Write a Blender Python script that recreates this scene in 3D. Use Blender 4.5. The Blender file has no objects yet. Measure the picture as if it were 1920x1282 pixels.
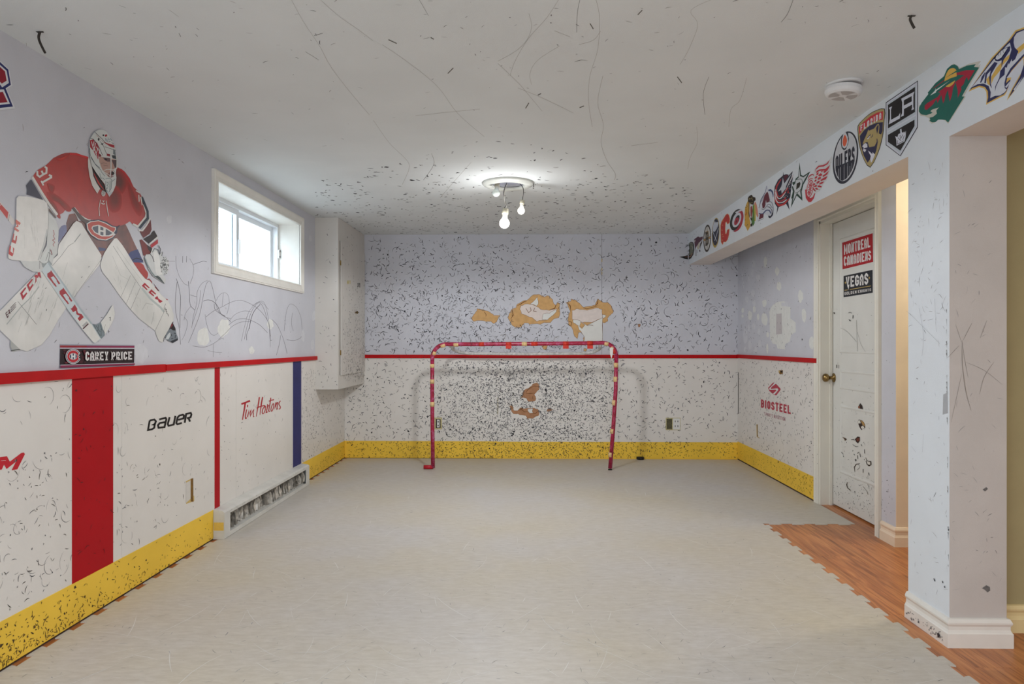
import bpy, math, random
from mathutils import Vector
random.seed(7)
S = bpy.context.scene
COL = S.collection
# ---------------------------------------------------------------- camera
FPX = 1280.0
TH = math.atan(30/1280)
CAM = Vector((0, 0, 1.163))
FW = Vector((-math.sin(TH), math.cos(TH), 0)); RT = Vector((math.cos(TH), math.sin(TH), 0)); UP = Vector((0, 0, 1))
cd = bpy.data.cameras.new('camera'); cam = bpy.data.objects.new('camera', cd); COL.objects.link(cam)
cd.sensor_width = 36; cd.lens = 24; cd.shift_y = 4/1920; cd.clip_start = .05
cam.location = CAM; cam.rotation_euler = (math.pi/2, 0, TH)
S.camera = cam
S.view_settings.view_transform = 'Standard'; S.view_settings.look = 'None'
S.view_settings.gamma = 1; S.view_settings.use_curve_mapping = False
S.view_settings.exposure = 0.26
# ---------------------------------------------------------------- sky and lamps
W = bpy.data.worlds.new('world'); S.world = W; W.use_nodes = True
bg = W.node_tree.nodes['Background']; bg.inputs[0].default_value = (.80, .90, 1.0, 1); bg.inputs[1].default_value = 6.5

def lamp(name, kind, loc, energy, color, size=.1, rot=(0, 0, 0), size_y=None, label=None):
    ld = bpy.data.lights.new(name, kind); ld.energy = energy; ld.color = color
    if kind == 'AREA':
        ld.size = size
        if size_y: ld.shape = 'RECTANGLE'; ld.size_y = size_y
    else: ld.shadow_soft_size = size
    o = bpy.data.objects.new(name, ld); COL.objects.link(o); o.location = loc; o.rotation_euler = rot
    return o
WARM = (.975, .99, 1)
lamp('bulb_glow', 'POINT', (-.171, 4.62, 1.955), 5.8, WARM, .04)
o = lamp('bulb_downlight', 'SPOT', (-.171, 4.62, 1.925), 48, WARM, .08); o.data.spot_size = math.radians(180); o.data.spot_blend = .15
lamp('bulb_glow', 'POINT', (-.045, 4.66, 2.06), .8, WARM, .03)
# flush ceiling lamps of the part of the room behind the camera
lamp('room_lamp', 'AREA', (-.3, .1, 2.24), 48, (.87, .93, 1), .9, size_y=.9)
# added fill light behind the camera, aimed forward; the rear wall has no window
lamp('rear_fill_light', 'AREA', (-.1, -3.02, 1.35), 50, (.86, .93, 1), 2.6, rot=(math.pi/2, 0, 0), size_y=1.5)
lamp('side_room_lamp', 'AREA', (3.3, .6, 2.24), 10, (1, .90, .68), .4, size_y=.4)
lamp('hall_lamp', 'POINT', (2.75, 3.42, 2.05), 20, (1, .90, .76), .08)

# ---------------------------------------------------------------- pixel rays onto real planes
def ray(px, py): return FW + RT*((px-960)/FPX) + UP*((645-py)/FPX)
XL, YB, XR, XM, XD, ZC, YP, ZM = -1.86, 6.88, 2.10, 1.61, 2.186, 2.270, 2.647, .0115
XCAB, YCAB = -1.658, 5.924
PL = {'L': (0, XL, (1, 0, 0)), 'B': (1, YB, (0, -1, 0)), 'R': (0, XR, (-1, 0, 0)), 'M': (0, XM, (-1, 0, 0)),
      'D': (0, XD, (-1, 0, 0)), 'C': (2, ZC, (0, 0, -1)), 'P': (1, YP, (0, -1, 0)), 'F': (2, ZM, (0, 0, 1)),
      'K': (0, XCAB, (1, 0, 0)), 'J': (1, YCAB, (0, -1, 0)), 'H': (1, 3.946, (0, -1, 0))}
def on(pl, px, py, off=0.0):
    ax, v, n = PL[pl]; d = ray(px, py)
    t = (v-CAM[ax])/d[ax]
    return CAM + d*t + Vector(n)*off
def proj(p):
    d = Vector(p)-CAM; dep = d.dot(FW)
    return 960+FPX*d.dot(RT)/dep, 645-FPX*d.z/dep

# ---------------------------------------------------------------- materials
def lin(c):
    f = lambda v: (v/255/12.92) if v/255 <= .04045 else ((v/255+.055)/1.055)**2.4
    return (f(c[0]), f(c[1]), f(c[2]), 1)
MC = {}
def mat(name, rgb, rough=.6, metal=0, spec=.4, noise=.0, nscale=8, bump=0, bscale=200, emit=None, estr=0):
    if name in MC: return MC[name]
    m = bpy.data.materials.new(name); m.use_nodes = True; nt = m.node_tree; b = nt.nodes['Principled BSDF']
    c = lin(rgb)
    b.inputs['Roughness'].default_value = rough; b.inputs['Metallic'].default_value = metal
    b.inputs['Specular IOR Level'].default_value = spec
    b.inputs['Base Color'].default_value = c
    tc = nt.nodes.new('ShaderNodeNewGeometry')
    if noise:
        n = nt.nodes.new('ShaderNodeTexNoise'); n.inputs['Scale'].default_value = nscale; n.inputs['Detail'].default_value = 5
        nt.links.new(tc.outputs['Position'], n.inputs['Vector'])
        r = nt.nodes.new('ShaderNodeMapRange'); r.inputs[1].default_value = .3; r.inputs[2].default_value = .7
        r.inputs[3].default_value = 1-noise; r.inputs[4].default_value = 1+noise*.5
        nt.links.new(n.outputs['Fac'], r.inputs[0])
        h = nt.nodes.new('ShaderNodeHueSaturation'); h.inputs['Color'].default_value = c
        nt.links.new(r.outputs[0], h.inputs['Value']); nt.links.new(h.outputs[0], b.inputs['Base Color'])
    if bump:
        n = nt.nodes.new('ShaderNodeTexNoise'); n.inputs['Scale'].default_value = bscale; n.inputs['Detail'].default_value = 3
        nt.links.new(tc.outputs['Position'], n.inputs['Vector'])
        bp = nt.nodes.new('ShaderNodeBump'); bp.inputs['Strength'].default_value = bump; bp.inputs['Distance'].default_value = .002
        nt.links.new(n.outputs['Fac'], bp.inputs['Height']); nt.links.new(bp.outputs[0], b.inputs['Normal'])
    if emit: b.inputs['Emission Color'].default_value = lin(emit); b.inputs['Emission Strength'].default_value = estr
    MC[name] = m; return m
def ink(rgb): return mat('ink_%d_%d_%d' % tuple(rgb), rgb, .5, spec=.3, noise=.05, nscale=40)
LAV = mat('lavender_paint', (205, 206, 214), .75, noise=.05, nscale=5, bump=.25, bscale=260)
CEIL = mat('ceiling_paint', (222, 226, 227), .85, noise=.035, nscale=3, bump=.35, bscale=320)
WHITE = mat('white_paint', (228, 226, 222), .5, noise=.05, nscale=6, bump=.15, bscale=120)
TRIM = mat('white_trim_paint', (232, 229, 222), .38, noise=.05, nscale=10)
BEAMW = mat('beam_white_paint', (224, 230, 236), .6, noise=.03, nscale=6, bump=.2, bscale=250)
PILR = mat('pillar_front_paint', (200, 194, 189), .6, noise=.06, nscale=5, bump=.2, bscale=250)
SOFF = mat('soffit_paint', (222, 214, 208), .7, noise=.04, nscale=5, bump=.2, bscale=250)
BOARD = mat('rink_board_white', (227, 223, 218), .38, noise=.05, nscale=3)
YEL = mat('kick_strip_yellow', (244, 202, 72), .45, spec=.2, noise=.09, nscale=4)
RED = mat('rail_red', (188, 14, 20), .5, spec=.15, noise=.12, nscale=7)
BANDR = mat('band_red', (178, 14, 26), .5, spec=.15, noise=.06, nscale=6)
BANDB = mat('band_blue', (48, 50, 108), .5, spec=.15, noise=.12, nscale=6)
OLIVE = mat('olive_paint', (170, 158, 118), .8, noise=.05, bump=.2)
BEIGE = mat('beige_paint', (232, 216, 192), .8, noise=.05, bump=.2)
CREAM = mat('cream_trim_paint', (232, 212, 160), .4)
DARK = mat('dark_gap', (38, 30, 26), .9)
VINYL = mat('window_vinyl', (236, 240, 244), .35)
BRASS = mat('aged_brass', (150, 125, 80), .3, metal=1, noise=.3, nscale=60)
SCUFF = mat('rubber_scuff_black', (42, 42, 48), .7, noise=.3, nscale=90)
SCUFG = mat('rubber_scuff_grey', (96, 96, 102), .7, noise=.3, nscale=90)
SCUFL = mat('faint_scuff', (158, 155, 155), .7, noise=.2, nscale=90)
SCUFY = mat('scuff_on_yellow', (112, 86, 36), .7, noise=.4, nscale=60)
SCUFR = mat('scuff_on_red', (92, 12, 20), .6, noise=.3, nscale=90)

def wood():
    m = bpy.data.materials.new('laminate_oak'); m.use_nodes = True; nt = m.node_tree; b = nt.nodes['Principled BSDF']
    N = nt.nodes.new; L = nt.links.new
    g = N('ShaderNodeNewGeometry'); oi = N('ShaderNodeObjectInfo')
    ad = N('ShaderNodeVectorMath'); ad.operation = 'MULTIPLY_ADD'
    cx = N('ShaderNodeCombineXYZ'); L(oi.outputs['Random'], cx.inputs[0]); L(oi.outputs['Random'], cx.inputs[1])
    ad.inputs[1].default_value = (37, 53, 0); L(cx.outputs[0], ad.inputs[0]); L(g.outputs['Position'], ad.inputs[2])
    mp = N('ShaderNodeMapping'); mp.inputs['Scale'].default_value = (26, 1.6, 1); L(ad.outputs[0], mp.inputs[0])
    n = N('ShaderNodeTexNoise'); n.inputs['Scale'].default_value = 1.6; n.inputs['Detail'].default_value = 8; n.inputs['Distortion'].default_value = 1.4
    L(mp.outputs[0], n.inputs['Vector'])
    cr = N('ShaderNodeValToRGB'); e = cr.color_ramp.elements
    e[0].position = .30; e[0].color = lin((138, 78, 40)); e[1].position = .72; e[1].color = lin((206, 140, 86))
    x = e.new(.45); x.color = lin((178, 110, 62)); x = e.new(.56); x.color = lin((192, 124, 72))
    L(n.outputs['Fac'], cr.inputs[0])
    # three printed strips per plank
    mp2 = N('ShaderNodeMapping'); mp2.inputs['Scale'].default_value = (15.6, 1.9, 1); L(ad.outputs[0], mp2.inputs[0])
    fl = N('ShaderNodeVectorMath'); fl.operation = 'FLOOR'; L(mp2.outputs[0], fl.inputs[0])
    wn = N('ShaderNodeTexWhiteNoise'); L(fl.outputs[0], wn.inputs['Vector'])
    mr = N('ShaderNodeMapRange'); mr.inputs[3].default_value = .86; mr.inputs[4].default_value = 1.1; L(wn.outputs['Value'], mr.inputs[0])
    h = N('ShaderNodeHueSaturation'); L(cr.outputs[0], h.inputs['Color']); L(mr.outputs[0], h.inputs['Value'])
    L(h.outputs[0], b.inputs['Base Color']); b.inputs['Roughness'].default_value = .36
    return m
WOOD = wood()
def matmat():
    m = bpy.data.materials.new('worn_skating_tile'); m.use_nodes = True; nt = m.node_tree; b = nt.nodes['Principled BSDF']
    N = nt.nodes.new; L = nt.links.new
    g = N('ShaderNodeNewGeometry')
    mp = N('ShaderNodeMapping'); mp.inputs['Scale'].default_value = (5, 16, 1); mp.inputs['Rotation'].default_value = (0, 0, .12); L(g.outputs['Position'], mp.inputs[0])
    n = N('ShaderNodeTexNoise'); n.inputs['Scale'].default_value = 3.0; n.inputs['Detail'].default_value = 10; n.inputs['Roughness'].default_value = .7; L(mp.outputs[0], n.inputs['Vector'])
    cr = N('ShaderNodeValToRGB'); e = cr.color_ramp.elements
    e[0].position = .28; e[0].color = lin((190, 184, 174)); e[1].position = .7; e[1].color = lin((211, 207, 200))
    L(n.outputs['Fac'], cr.inputs[0])
    n2 = N('ShaderNodeTexNoise'); n2.inputs['Scale'].default_value = 1.1; n2.inputs['Detail'].default_value = 4; L(g.outputs['Position'], n2.inputs['Vector'])
    cr2 = N('ShaderNodeValToRGB'); e = cr2.color_ramp.elements
    e[0].position = .35; e[0].color = lin((250, 250, 255)); e[1].position = .72; e[1].color = lin((251, 245, 230))
    L(n2.outputs['Fac'], cr2.inputs[0])
    mx = N('ShaderNodeMix'); mx.data_type = 'RGBA'; mx.blend_type = 'MULTIPLY'; mx.inputs[0].default_value = 1
    L(cr.outputs[0], mx.inputs[6]); L(cr2.outputs[0], mx.inputs[7]); L(mx.outputs[2], b.inputs['Base Color'])
    b.inputs['Roughness'].default_value = .5
    bp = N('ShaderNodeBump'); bp.inputs['Strength'].default_value = .15; bp.inputs['Distance'].default_value = .001
    L(n.outputs['Fac'], bp.inputs['Height']); L(bp.outputs[0], b.inputs['Normal'])
    return m
MATM = matmat()
def glass():
    m = bpy.data.materials.new('clear_glass'); m.use_nodes = True; nt = m.node_tree
    for x in list(nt.nodes):
        if x.type == 'BSDF_PRINCIPLED': nt.nodes.remove(x)
    t = nt.nodes.new('ShaderNodeBsdfTransparent'); t.inputs[0].default_value = (.94, .97, .98, 1)
    gl = nt.nodes.new('ShaderNodeBsdfGlossy'); gl.inputs['Roughness'].default_value = .02
    mx = nt.nodes.new('ShaderNodeMixShader'); mx.inputs[0].default_value = .05; nt.links.new(t.outputs[0], mx.inputs[1]); nt.links.new(gl.outputs[0], mx.inputs[2])
    nt.links.new(mx.outputs[0], nt.nodes['Material Output'].inputs[0]); return m
GLASS = glass()

# ---------------------------------------------------------------- mesh helpers (all in world coordinates)
class MB:
    def __init__(s): s.v = []; s.f = []; s.m = []; s.mats = []
    def mi(s, m):
        if m not in s.mats: s.mats.append(m)
        return s.mats.index(m)
    def add(s, vs, fs, m):
        o = len(s.v); s.v += [tuple(v) for v in vs]; k = s.mi(m)
        for f in fs: s.f.append([i+o for i in f]); s.m.append(k)
        return s
    def box(s, a, b, m):
        x0, y0, z0 = a; x1, y1, z1 = b
        if x0 > x1: x0, x1 = x1, x0
        if y0 > y1: y0, y1 = y1, y0
        if z0 > z1: z0, z1 = z1, z0
        return s.add([(x0, y0, z0), (x1, y0, z0), (x1, y1, z0), (x0, y1, z0), (x0, y0, z1), (x1, y0, z1), (x1, y1, z1), (x0, y1, z1)],
              [(3, 2, 1, 0), (4, 5, 6, 7), (0, 1, 5, 4), (1, 2, 6, 5), (2, 3, 7, 6), (3, 0, 4, 7)], m)
    def tube(s, path, r, m, seg=10, cap=True):
        P = [Vector(p) for p in path]; n = len(P); vs = []; prev = None
        for i, p in enumerate(P):
            d = (P[min(i+1, n-1)]-P[max(i-1, 0)]).normalized()
            if prev is None: a = d.orthogonal().normalized()
            else: a = (prev - d*prev.dot(d)).normalized()
            prev = a; b = d.cross(a); rr = r[i] if isinstance(r, (list, tuple)) else r
            vs += [p+a*math.cos(t*2*math.pi/seg)*rr+b*math.sin(t*2*math.pi/seg)*rr for t in range(seg)]
        fs = [(i*seg+j, i*seg+(j+1) % seg, (i+1)*seg+(j+1) % seg, (i+1)*seg+j) for i in range(n-1) for j in range(seg)]
        if cap: fs += [tuple(range(seg))[::-1], tuple((n-1)*seg+j for j in range(seg))]
        return s.add(vs, fs, m)
    def lathe(s, prof, c, m, seg=32, axis=(0, 0, 1), cap=False):
        A = Vector(axis).normalized(); U = A.orthogonal().normalized(); V = A.cross(U); c = Vector(c)
        vs = [c+A*h+(U*math.cos(t*2*math.pi/seg)+V*math.sin(t*2*math.pi/seg))*r for r, h in prof for t in range(seg)]
        n = len(prof)
        fs = [(i*seg+j, i*seg+(j+1) % seg, (i+1)*seg+(j+1) % seg, (i+1)*seg+j) for i in range(n-1) for j in range(seg)]
        if cap: fs += [tuple(range(seg))[::-1], tuple((n-1)*seg+j for j in range(seg))]
        return s.add(vs, fs, m)
    def sweep(s, path, prof, frame, m, closed=False):
        # path 2D in (U,V); prof [(lateral, height)], lateral to the left of travel
        O, U, V, N = [Vector(x) for x in frame]; n = len(path); k = len(prof); vs = []
        for i, p in enumerate(path):
            p = Vector(p)
            a = Vector(path[i-1]) if (closed or i > 0) else None; b = Vector(path[(i+1) % n]) if (closed or i < n-1) else None
            d1 = (p-a).normalized() if a is not None else None; d2 = (b-p).normalized() if b is not None else None
            if d1 is None: d1 = d2
            if d2 is None: d2 = d1
            n1 = Vector((-d1.y, d1.x)); n2 = Vector((-d2.y, d2.x)); mi = (n1+n2); mi = mi/max(mi.dot(n1), .1)
            for l, h in prof:
                q = p+mi*l; vs.append(O+U*q.x+V*q.y+N*h)
        fs = [(i*k+j, ((i+1) % n)*k+j, ((i+1) % n)*k+j+1, i*k+j+1) for i in range(n if closed else n-1) for j in range(k-1)]
        if not closed: fs += [tuple(range(k)), tuple((n-1)*k+j for j in range(k))[::-1]]
        return s.add(vs, fs, m)
    def build(s, name, parent=None, smooth=False, loc=None, kind=None, label=None):
        me = bpy.data.meshes.new(name)
        if parent is not None:
            base = Vector((0, 0, 0)); q = parent
            while q is not None: base += q.location; q = q.parent
            o_loc = Vector((0, 0, 0))
        else:
            xs = [v[0] for v in s.v]; ys = [v[1] for v in s.v]; zs = [v[2] for v in s.v]
            base = Vector(loc) if loc is not None else Vector(((min(xs)+max(xs))/2, (min(ys)+max(ys))/2, min(zs)))
            o_loc = base
        me.from_pydata([(v[0]-base.x, v[1]-base.y, v[2]-base.z) for v in s.v], [], s.f)
        for m in s.mats: me.materials.append(m)
        me.polygons.foreach_set('material_index', s.m)
        if smooth: me.polygons.foreach_set('use_smooth', [True]*len(s.f))
        me.update()
        o = bpy.data.objects.new(name, me); COL.objects.link(o); o.location = o_loc
        if parent is not None: o.parent = parent
        if kind: o['kind'] = kind
        if label: o['label'] = label
        return o
def tag(o, label, cat, group=None):
    o['label'] = label; o['category'] = cat
    if group: o['group'] = group
    return o
def thing(name, loc, label, cat, group=None):
    o = bpy.data.objects.new(name, None); COL.objects.link(o); o.location = loc; o.empty_display_size = .05
    return tag(o, label, cat, group)
def struct(name, mb, loc=None):
    o = mb.build(name, loc=loc); o['kind'] = 'structure'; return o

# ---------------------------------------------------------------- flat print helper: shapes in photo pixels laid on a real plane
def catmull(p, closed, n=4):
    out = []; N = len(p)
    for i in range(N if closed else N-1):
        g = lambda k: p[k % N] if closed else p[min(max(k, 0), N-1)]
        a, b, c, d = g(i-1), g(i), g(i+1), g(i+2)
        for j in range(n):
            t = j/n
            out.append(tuple(.5*((2*b[q])+(-a[q]+c[q])*t+(2*a[q]-5*b[q]+4*c[q]-d[q])*t*t+(-a[q]+3*b[q]-3*c[q]+d[q])*t**3) for q in (0, 1)))
    if not closed: out.append(tuple(p[-1]))
    return out
def ribbon(p, w, closed=False):
    n = len(p); A = []; B = []
    for i in range(n):
        x, y = p[i]
        a = p[i-1] if (closed or i > 0) else None; b = p[(i+1) % n] if (closed or i < n-1) else None
        def un(q, r):
            dx, dy = r[0]-q[0], r[1]-q[1]; l = math.hypot(dx, dy) or 1e-9; return dx/l, dy/l
        d1 = un(a, p[i]) if a else None; d2 = un(p[i], b) if b else None
        d1 = d1 or d2; d2 = d2 or d1
        nx, ny = -(d1[1]+d2[1]), d1[0]+d2[0]; s = nx*-d1[1]+ny*d1[0]; s = max(s, .5) if s > 0 else .5
        ww = (w[i] if isinstance(w, (list, tuple)) else w)/2
        A.append((x+nx/s*ww, y+ny/s*ww)); B.append((x-nx/s*ww, y-ny/s*ww))
    q = []
    for i in range(n if closed else n-1):
        j = (i+1) % n; q.append([A[i], A[j], B[j], B[i]])
    return q
class Print:
    def __init__(s, pl, o=(0, 0), sc=1.0, off=.0004, step=.00005):
        s.pl = pl; s.o = o; s.s = sc; s.off = off; s.step = step; s.mb = MB()
    def at(s, ox, oy, sc): s.o = (ox, oy); s.s = sc; return s
    def xf(s, p): return (s.o[0]+p[0]/s.s, s.o[1]+p[1]/s.s)
    def face(s, pts, m):
        s.mb.add([on(s.pl, *s.xf(p), off=s.off) for p in pts], [list(range(len(pts)))], m)
    def poly(s, c, pts, sm=0):
        if sm: pts = catmull(pts, True, sm)
        s.off += s.step; s.face(pts, c if not isinstance(c, tuple) else ink(c)); return s
    def line(s, c, pts, w, sm=0, closed=False, taper=False):
        if sm: pts = catmull(pts, closed, sm)
        s.off += s.step; m = c if not isinstance(c, tuple) else ink(c)
        if taper:
            n = len(pts)-1; w = [w*(.25+.75*math.sin(math.pi*min(max(i/n, .04), .96))) for i in range(n+1)]
        for q in ribbon(pts, w, closed): s.face(q, m)
        return s
    def ell(s, c, cx, cy, rx, ry, sh=0, n=32, a0=0, a1=360, rot=0):
        pts = []
        for i in range(n):
            t = math.radians(a0+(a1-a0)*i/(n if a1-a0 >= 360 else n-1)); x = rx*math.cos(t)+sh*math.sin(t); y = -ry*math.sin(t)
            r = math.radians(rot); pts.append((cx+x*math.cos(r)-y*math.sin(r), cy+x*math.sin(r)+y*math.cos(r)))
        return s.poly(c, pts)
    def text(s, c, txt, quad, t=1.6, slant=0, gap=1.3, w=5.2, serif=0):
        # quad TL,TR,BR,BL in current pixel space, block stroke lettering
        s.off += s.step; m = ink(c); x = 0; H = 10.0; polys = []
        for ch in txt:
            if ch == ' ': x += w*.55; continue
            gw, st = glyph(ch, w, H, t)
            for pl, cl in st:
                for q in ribbon([(x+a, b) for a, b in pl], t, cl): polys.append(q)
            if serif:
                for (sx, sy, l) in serifs(ch, gw, H, t): polys.append([(x+sx-l, sy-.55), (x+sx+l, sy-.55), (x+sx+l, sy+.55), (x+sx-l, sy+.55)])
            x += gw+gap
        tw = x-gap
        TL, TR, BR, BL = quad
        for q in polys:
            out = []
            for a, b in q:
                u = (a+slant*(H-b)/H)/tw; v = b/H
                out.append(tuple((1-v)*((1-u)*TL[k]+u*TR[k])+v*((1-u)*BL[k]+u*BR[k]) for k in (0, 1)))
            s.face(out, m)
        return s
    def done(s, name, parent=None, **k): return s.mb.build(name, parent, **k)
def glyph(ch, w, H, t):
    a = t/2; r = w-t/2; b = H-t/2; m = H/2; c = min(w*.24, 1.3); x = w/2
    O = [(a+c, a), (r-c, a), (r, a+c), (r, b-c), (r-c, b), (a+c, b), (a, b-c), (a, a+c)]
    G = {
     'O': [(O, 1)], '0': [(O, 1)], 'Q': [(O, 1)],
     'A': [([(a, H), (a, a+c*1.6), (a+c*1.2, a), (r-c*1.2, a), (r, a+c*1.6), (r, H)], 0), ([(a, m+.7), (r, m+.7)], 0)],
     'B': [([(a, a), (r-c, a), (r, a+c), (r, m-c*.7), (r-c, m), (r, m+c*.7), (r, b-c), (r-c, b), (a, b)], 1), ([(a, m), (r-c, m)], 0)],
     'C': [([(r, a+c*2.2), (r, a+c), (r-c, a), (a+c, a), (a, a+c), (a, b-c), (a+c, b), (r-c, b), (r, b-c), (r, b-c*2.2)], 0)],
     'D': [([(a, a), (r-c, a), (r, a+c), (r, b-c), (r-c, b), (a, b)], 1)],
     'E': [([(w, a), (a, a), (a, b), (w, b)], 0), ([(a, m), (r, m)], 0)],
     'F': [([(w, a), (a, a), (a, H)], 0), ([(a, m), (r, m)], 0)],
     'G': [([(r, a+c*2), (r, a+c), (r-c, a), (a+c, a), (a, a+c), (a, b-c), (a+c, b), (r-c, b), (r, b-c), (r, m+.4), (x, m+.4)], 0)],
     'H': [([(a, 0), (a, H)], 0), ([(r, 0), (r, H)], 0), ([(a, m), (r, m)], 0)],
     'K': [([(a, 0), (a, H)], 0), ([(r, 0), (a+.4, m), (r, H)], 0)],
     'L': [([(a, 0), (a, b), (w, b)], 0)],
     'N': [([(a, H), (a, 0)], 0), ([(a, .4), (r, H-.4)], 0), ([(r, H), (r, 0)], 0)],
     'P': [([(a, H), (a, a), (r-c, a), (r, a+c), (r, m+.5-c), (r-c, m+.5), (a, m+.5)], 0)],
     'R': [([(a, H), (a, a), (r-c, a), (r, a+c), (r, m+.3-c), (r-c, m+.3), (a, m+.3)], 0), ([(x, m+.3), (r, H)], 0)],
     'S': [([(r, a+c*1.8), (r, a+c), (r-c, a), (a+c, a), (a, a+c), (a, m-c), (a+c, m), (r-c, m), (r, m+c), (r, b-c), (r-c, b), (a+c, b), (a, b-c), (a, b-c*1.8)], 0)],
     'T': [([(0, a), (w, a)], 0), ([(x, a), (x, H)], 0)],
     'U': [([(a, 0), (a, b-c), (a+c, b), (r-c, b), (r, b-c), (r, 0)], 0)],
     'V': [([(a, 0), (x, H-.3), (r, 0)], 0)],
     'X': [([(a, 0), (r, H)], 0), ([(r, 0), (a, H)], 0)],
     'Y': [([(a, 0), (x, m+1.2), (r, 0)], 0), ([(x, m+.6), (x, H)], 0)],
     '3': [([(a, a+c), (a+c, a), (r-c, a), (r, a+c), (r, m-c), (r-c, m), (r, m+c), (r, b-c), (r-c, b), (a+c, b), (a, b-c)], 0), ([(x, m), (r-c, m)], 0)]}
    if ch == 'I': return t, [([(a, 0), (a, H)], 0)]
    if ch == '1': return t*2, [([(a, a+1.2), (a*3, a), (a*3, H)], 0)]
    if ch == 'M':
        W2 = w*1.35; r = W2-t/2
        return W2, [([(a, H), (a, 0)], 0), ([(a, .3), (W2/2, H*.72), (r, .3)], 0), ([(r, 0), (r, H)], 0)]
    return w, G[ch]
def serifs(ch, w, H, t):
    l = t*.85; a = t/2; r = w-t/2
    return {'A': [(a, H-.5, l), (r, H-.5, l)], 'R': [(a, H-.5, l), (r, H-.5, l), (a, .5, l)], 'P': [(a, H-.5, l), (a, .5, l)],
            'I': [(a, H-.5, l), (a, .5, l)], 'Y': [(w/2, H-.5, l)], 'E': [(a, H-.5, l), (a, .5, l)]}.get(ch, [])
# ================================================================ THE SETTING
TOP = ZC+.12
wy0 = on('L', 396.4, 400).y+.065; wy1 = on('L', 566.3, 400).y-.065; wz0, wz1 = 1.645, 2.132   # window opening
b = MB()
b.box((-2.16, -3.1, -.1), (XL, 7.1, wz0-.01), LAV).box((-2.16, -3.1, wz1+.01), (XL, 7.1, TOP), LAV)
b.box((-2.16, -3.1, wz0-.01), (XL, wy0-.01, wz1+.01), LAV).box((-2.16, wy1+.01, wz0-.01), (XL, 7.1, wz1+.01), LAV)
wall_left = struct('wall_left', b)
wall_back = struct('wall_back', MB().box((XL, YB, -.1), (4.7, 7.1, TOP), LAV))
DY0, DY1, DZ = 4.168, 4.974, 2.045
b = MB().box((XR, DY1, -.1), (2.30, YB, TOP), LAV).box((XR, 3.95, -.1), (2.30, DY0, TOP), LAV).box((XR, DY0, DZ), (2.30, DY1, TOP), LAV)
wall_right = struct('wall_right', b)
wall_hall = struct('wall_hall', MB().box((2.1005, 3.946, -.1), (4.7, 4.08, TOP), BEIGE).box((2.30, 4.08, -.1), (2.42, YB, TOP), BEIGE))
wall_side = struct('wall_side', MB().box((1.825, 2.79, 0), (4.7, 2.93, ZC), OLIVE))
wall_far = struct('wall_far', MB().box((4.6, -3.1, -.1), (4.72, 7.1, TOP), BEIGE))
wall_rear = struct('wall_rear', MB().box((-2.16, -3.22, -.1), (4.72, -3.1, TOP), LAV))
ceiling = struct('ceiling', MB().box((-2.16, -3.22, ZC), (4.72, 7.1, TOP), CEIL))
floor = struct('floor', MB().box((-2.16, -3.22, -.1), (4.72, 7.1, -.0085), WOOD), loc=(0, 0, -.0085))
# laminate planks, one object each
PW, PLN = .192, 1.285
pm = MB().box((-PW/2+.0004, -PLN/2+.0004, 0), (PW/2-.0004, PLN/2-.0004, .0082), WOOD)
pk = None
nx = 0; x = XL+PW/2
while x < 4.6:
    y = -3.1+PLN/2-((nx*.37) % 1)*PLN
    while y-PLN/2 < 7.0:
        if pk is None:
            pk = pm.build('plank', floor); o = pk
        else:
            o = pk.copy(); COL.objects.link(o)
        o.parent = floor; o.location = (x, y, .0003)
        # trim where it would leave the room
        y0, y1 = max(y-PLN/2, -3.1), min(y+PLN/2, YB)
        if y1-y0 > .02:
            o.location.y = (y0+y1)/2; o.scale.y = (y1-y0)/PLN
        else: bpy.data.objects.remove(o) if o is not pk else None
        y += PLN
    x += PW; nx += 1
# beam and pillar
BZ = 1.957
def boxfaces(mb, a, bb, ms):  # ms: -x,+x,-y,+y,-z,+z
    x0, y0, z0 = a; x1, y1, z1 = bb
    v = [(x0, y0, z0), (x1, y0, z0), (x1, y1, z0), (x0, y1, z0), (x0, y0, z1), (x1, y0, z1), (x1, y1, z1), (x0, y1, z1)]
    for f, m in zip([(3, 0, 4, 7), (1, 2, 6, 5), (0, 1, 5, 4), (2, 3, 7, 6), (3, 2, 1, 0), (4, 5, 6, 7)], ms): mb.add([v[i] for i in f], [(0, 1, 2, 3)], m)
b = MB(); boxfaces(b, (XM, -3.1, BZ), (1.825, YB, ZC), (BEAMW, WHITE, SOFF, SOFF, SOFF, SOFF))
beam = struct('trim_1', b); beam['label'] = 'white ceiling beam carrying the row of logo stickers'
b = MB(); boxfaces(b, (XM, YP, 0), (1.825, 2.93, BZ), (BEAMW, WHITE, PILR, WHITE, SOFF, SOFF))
pillar = struct('wall_pillar', b)
# ---- rink boards on the left wall
BT = .003
seams = [-3.1, -1.80, -.58, .64, 1.86, 3.08, 4.30, 5.52, YB-BT]
def bandy(a): return on('L', a, 700).y
for i in range(len(seams)-1):
    MB().box((XL, seams[i]+.0008, .03), (XL+BT, seams[i+1]-.0008, 1.03), BOARD).build('board_panel', wall_left)
for a, c, m, z0 in ((133.5, 210.5, BANDR, .185), (401.3, 411, BANDR, .187), (548.5, 564, BANDB, .12)):
    MB().box((XL, bandy(a), z0), (XL+BT+.0012, bandy(c), 1.024), m).build('stripe_band', wall_left)
for y0, y1 in ((-3.1, 1.35), (1.352, 3.98), (5.548, YB-.006)):
    MB().box((XL, y0, .019), (XL+.0065, y1, .186), YEL).build('kick_strip', wall_left)
GAP = mat('shaded_floor_gap', (84, 66, 54), .9, noise=.4, nscale=30)  # dark brown strips paint in the shade of the gap below the boards
MB().box((XL, -3.1, 0), (XL+.0015, YB-.002, .03), GAP).build('gap_shade_strip', wall_left)
MB().box((XL+.0016, YB-.0015, 0), (XR-.002, YB, .03), GAP).build('gap_shade_strip', wall_back)
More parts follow.
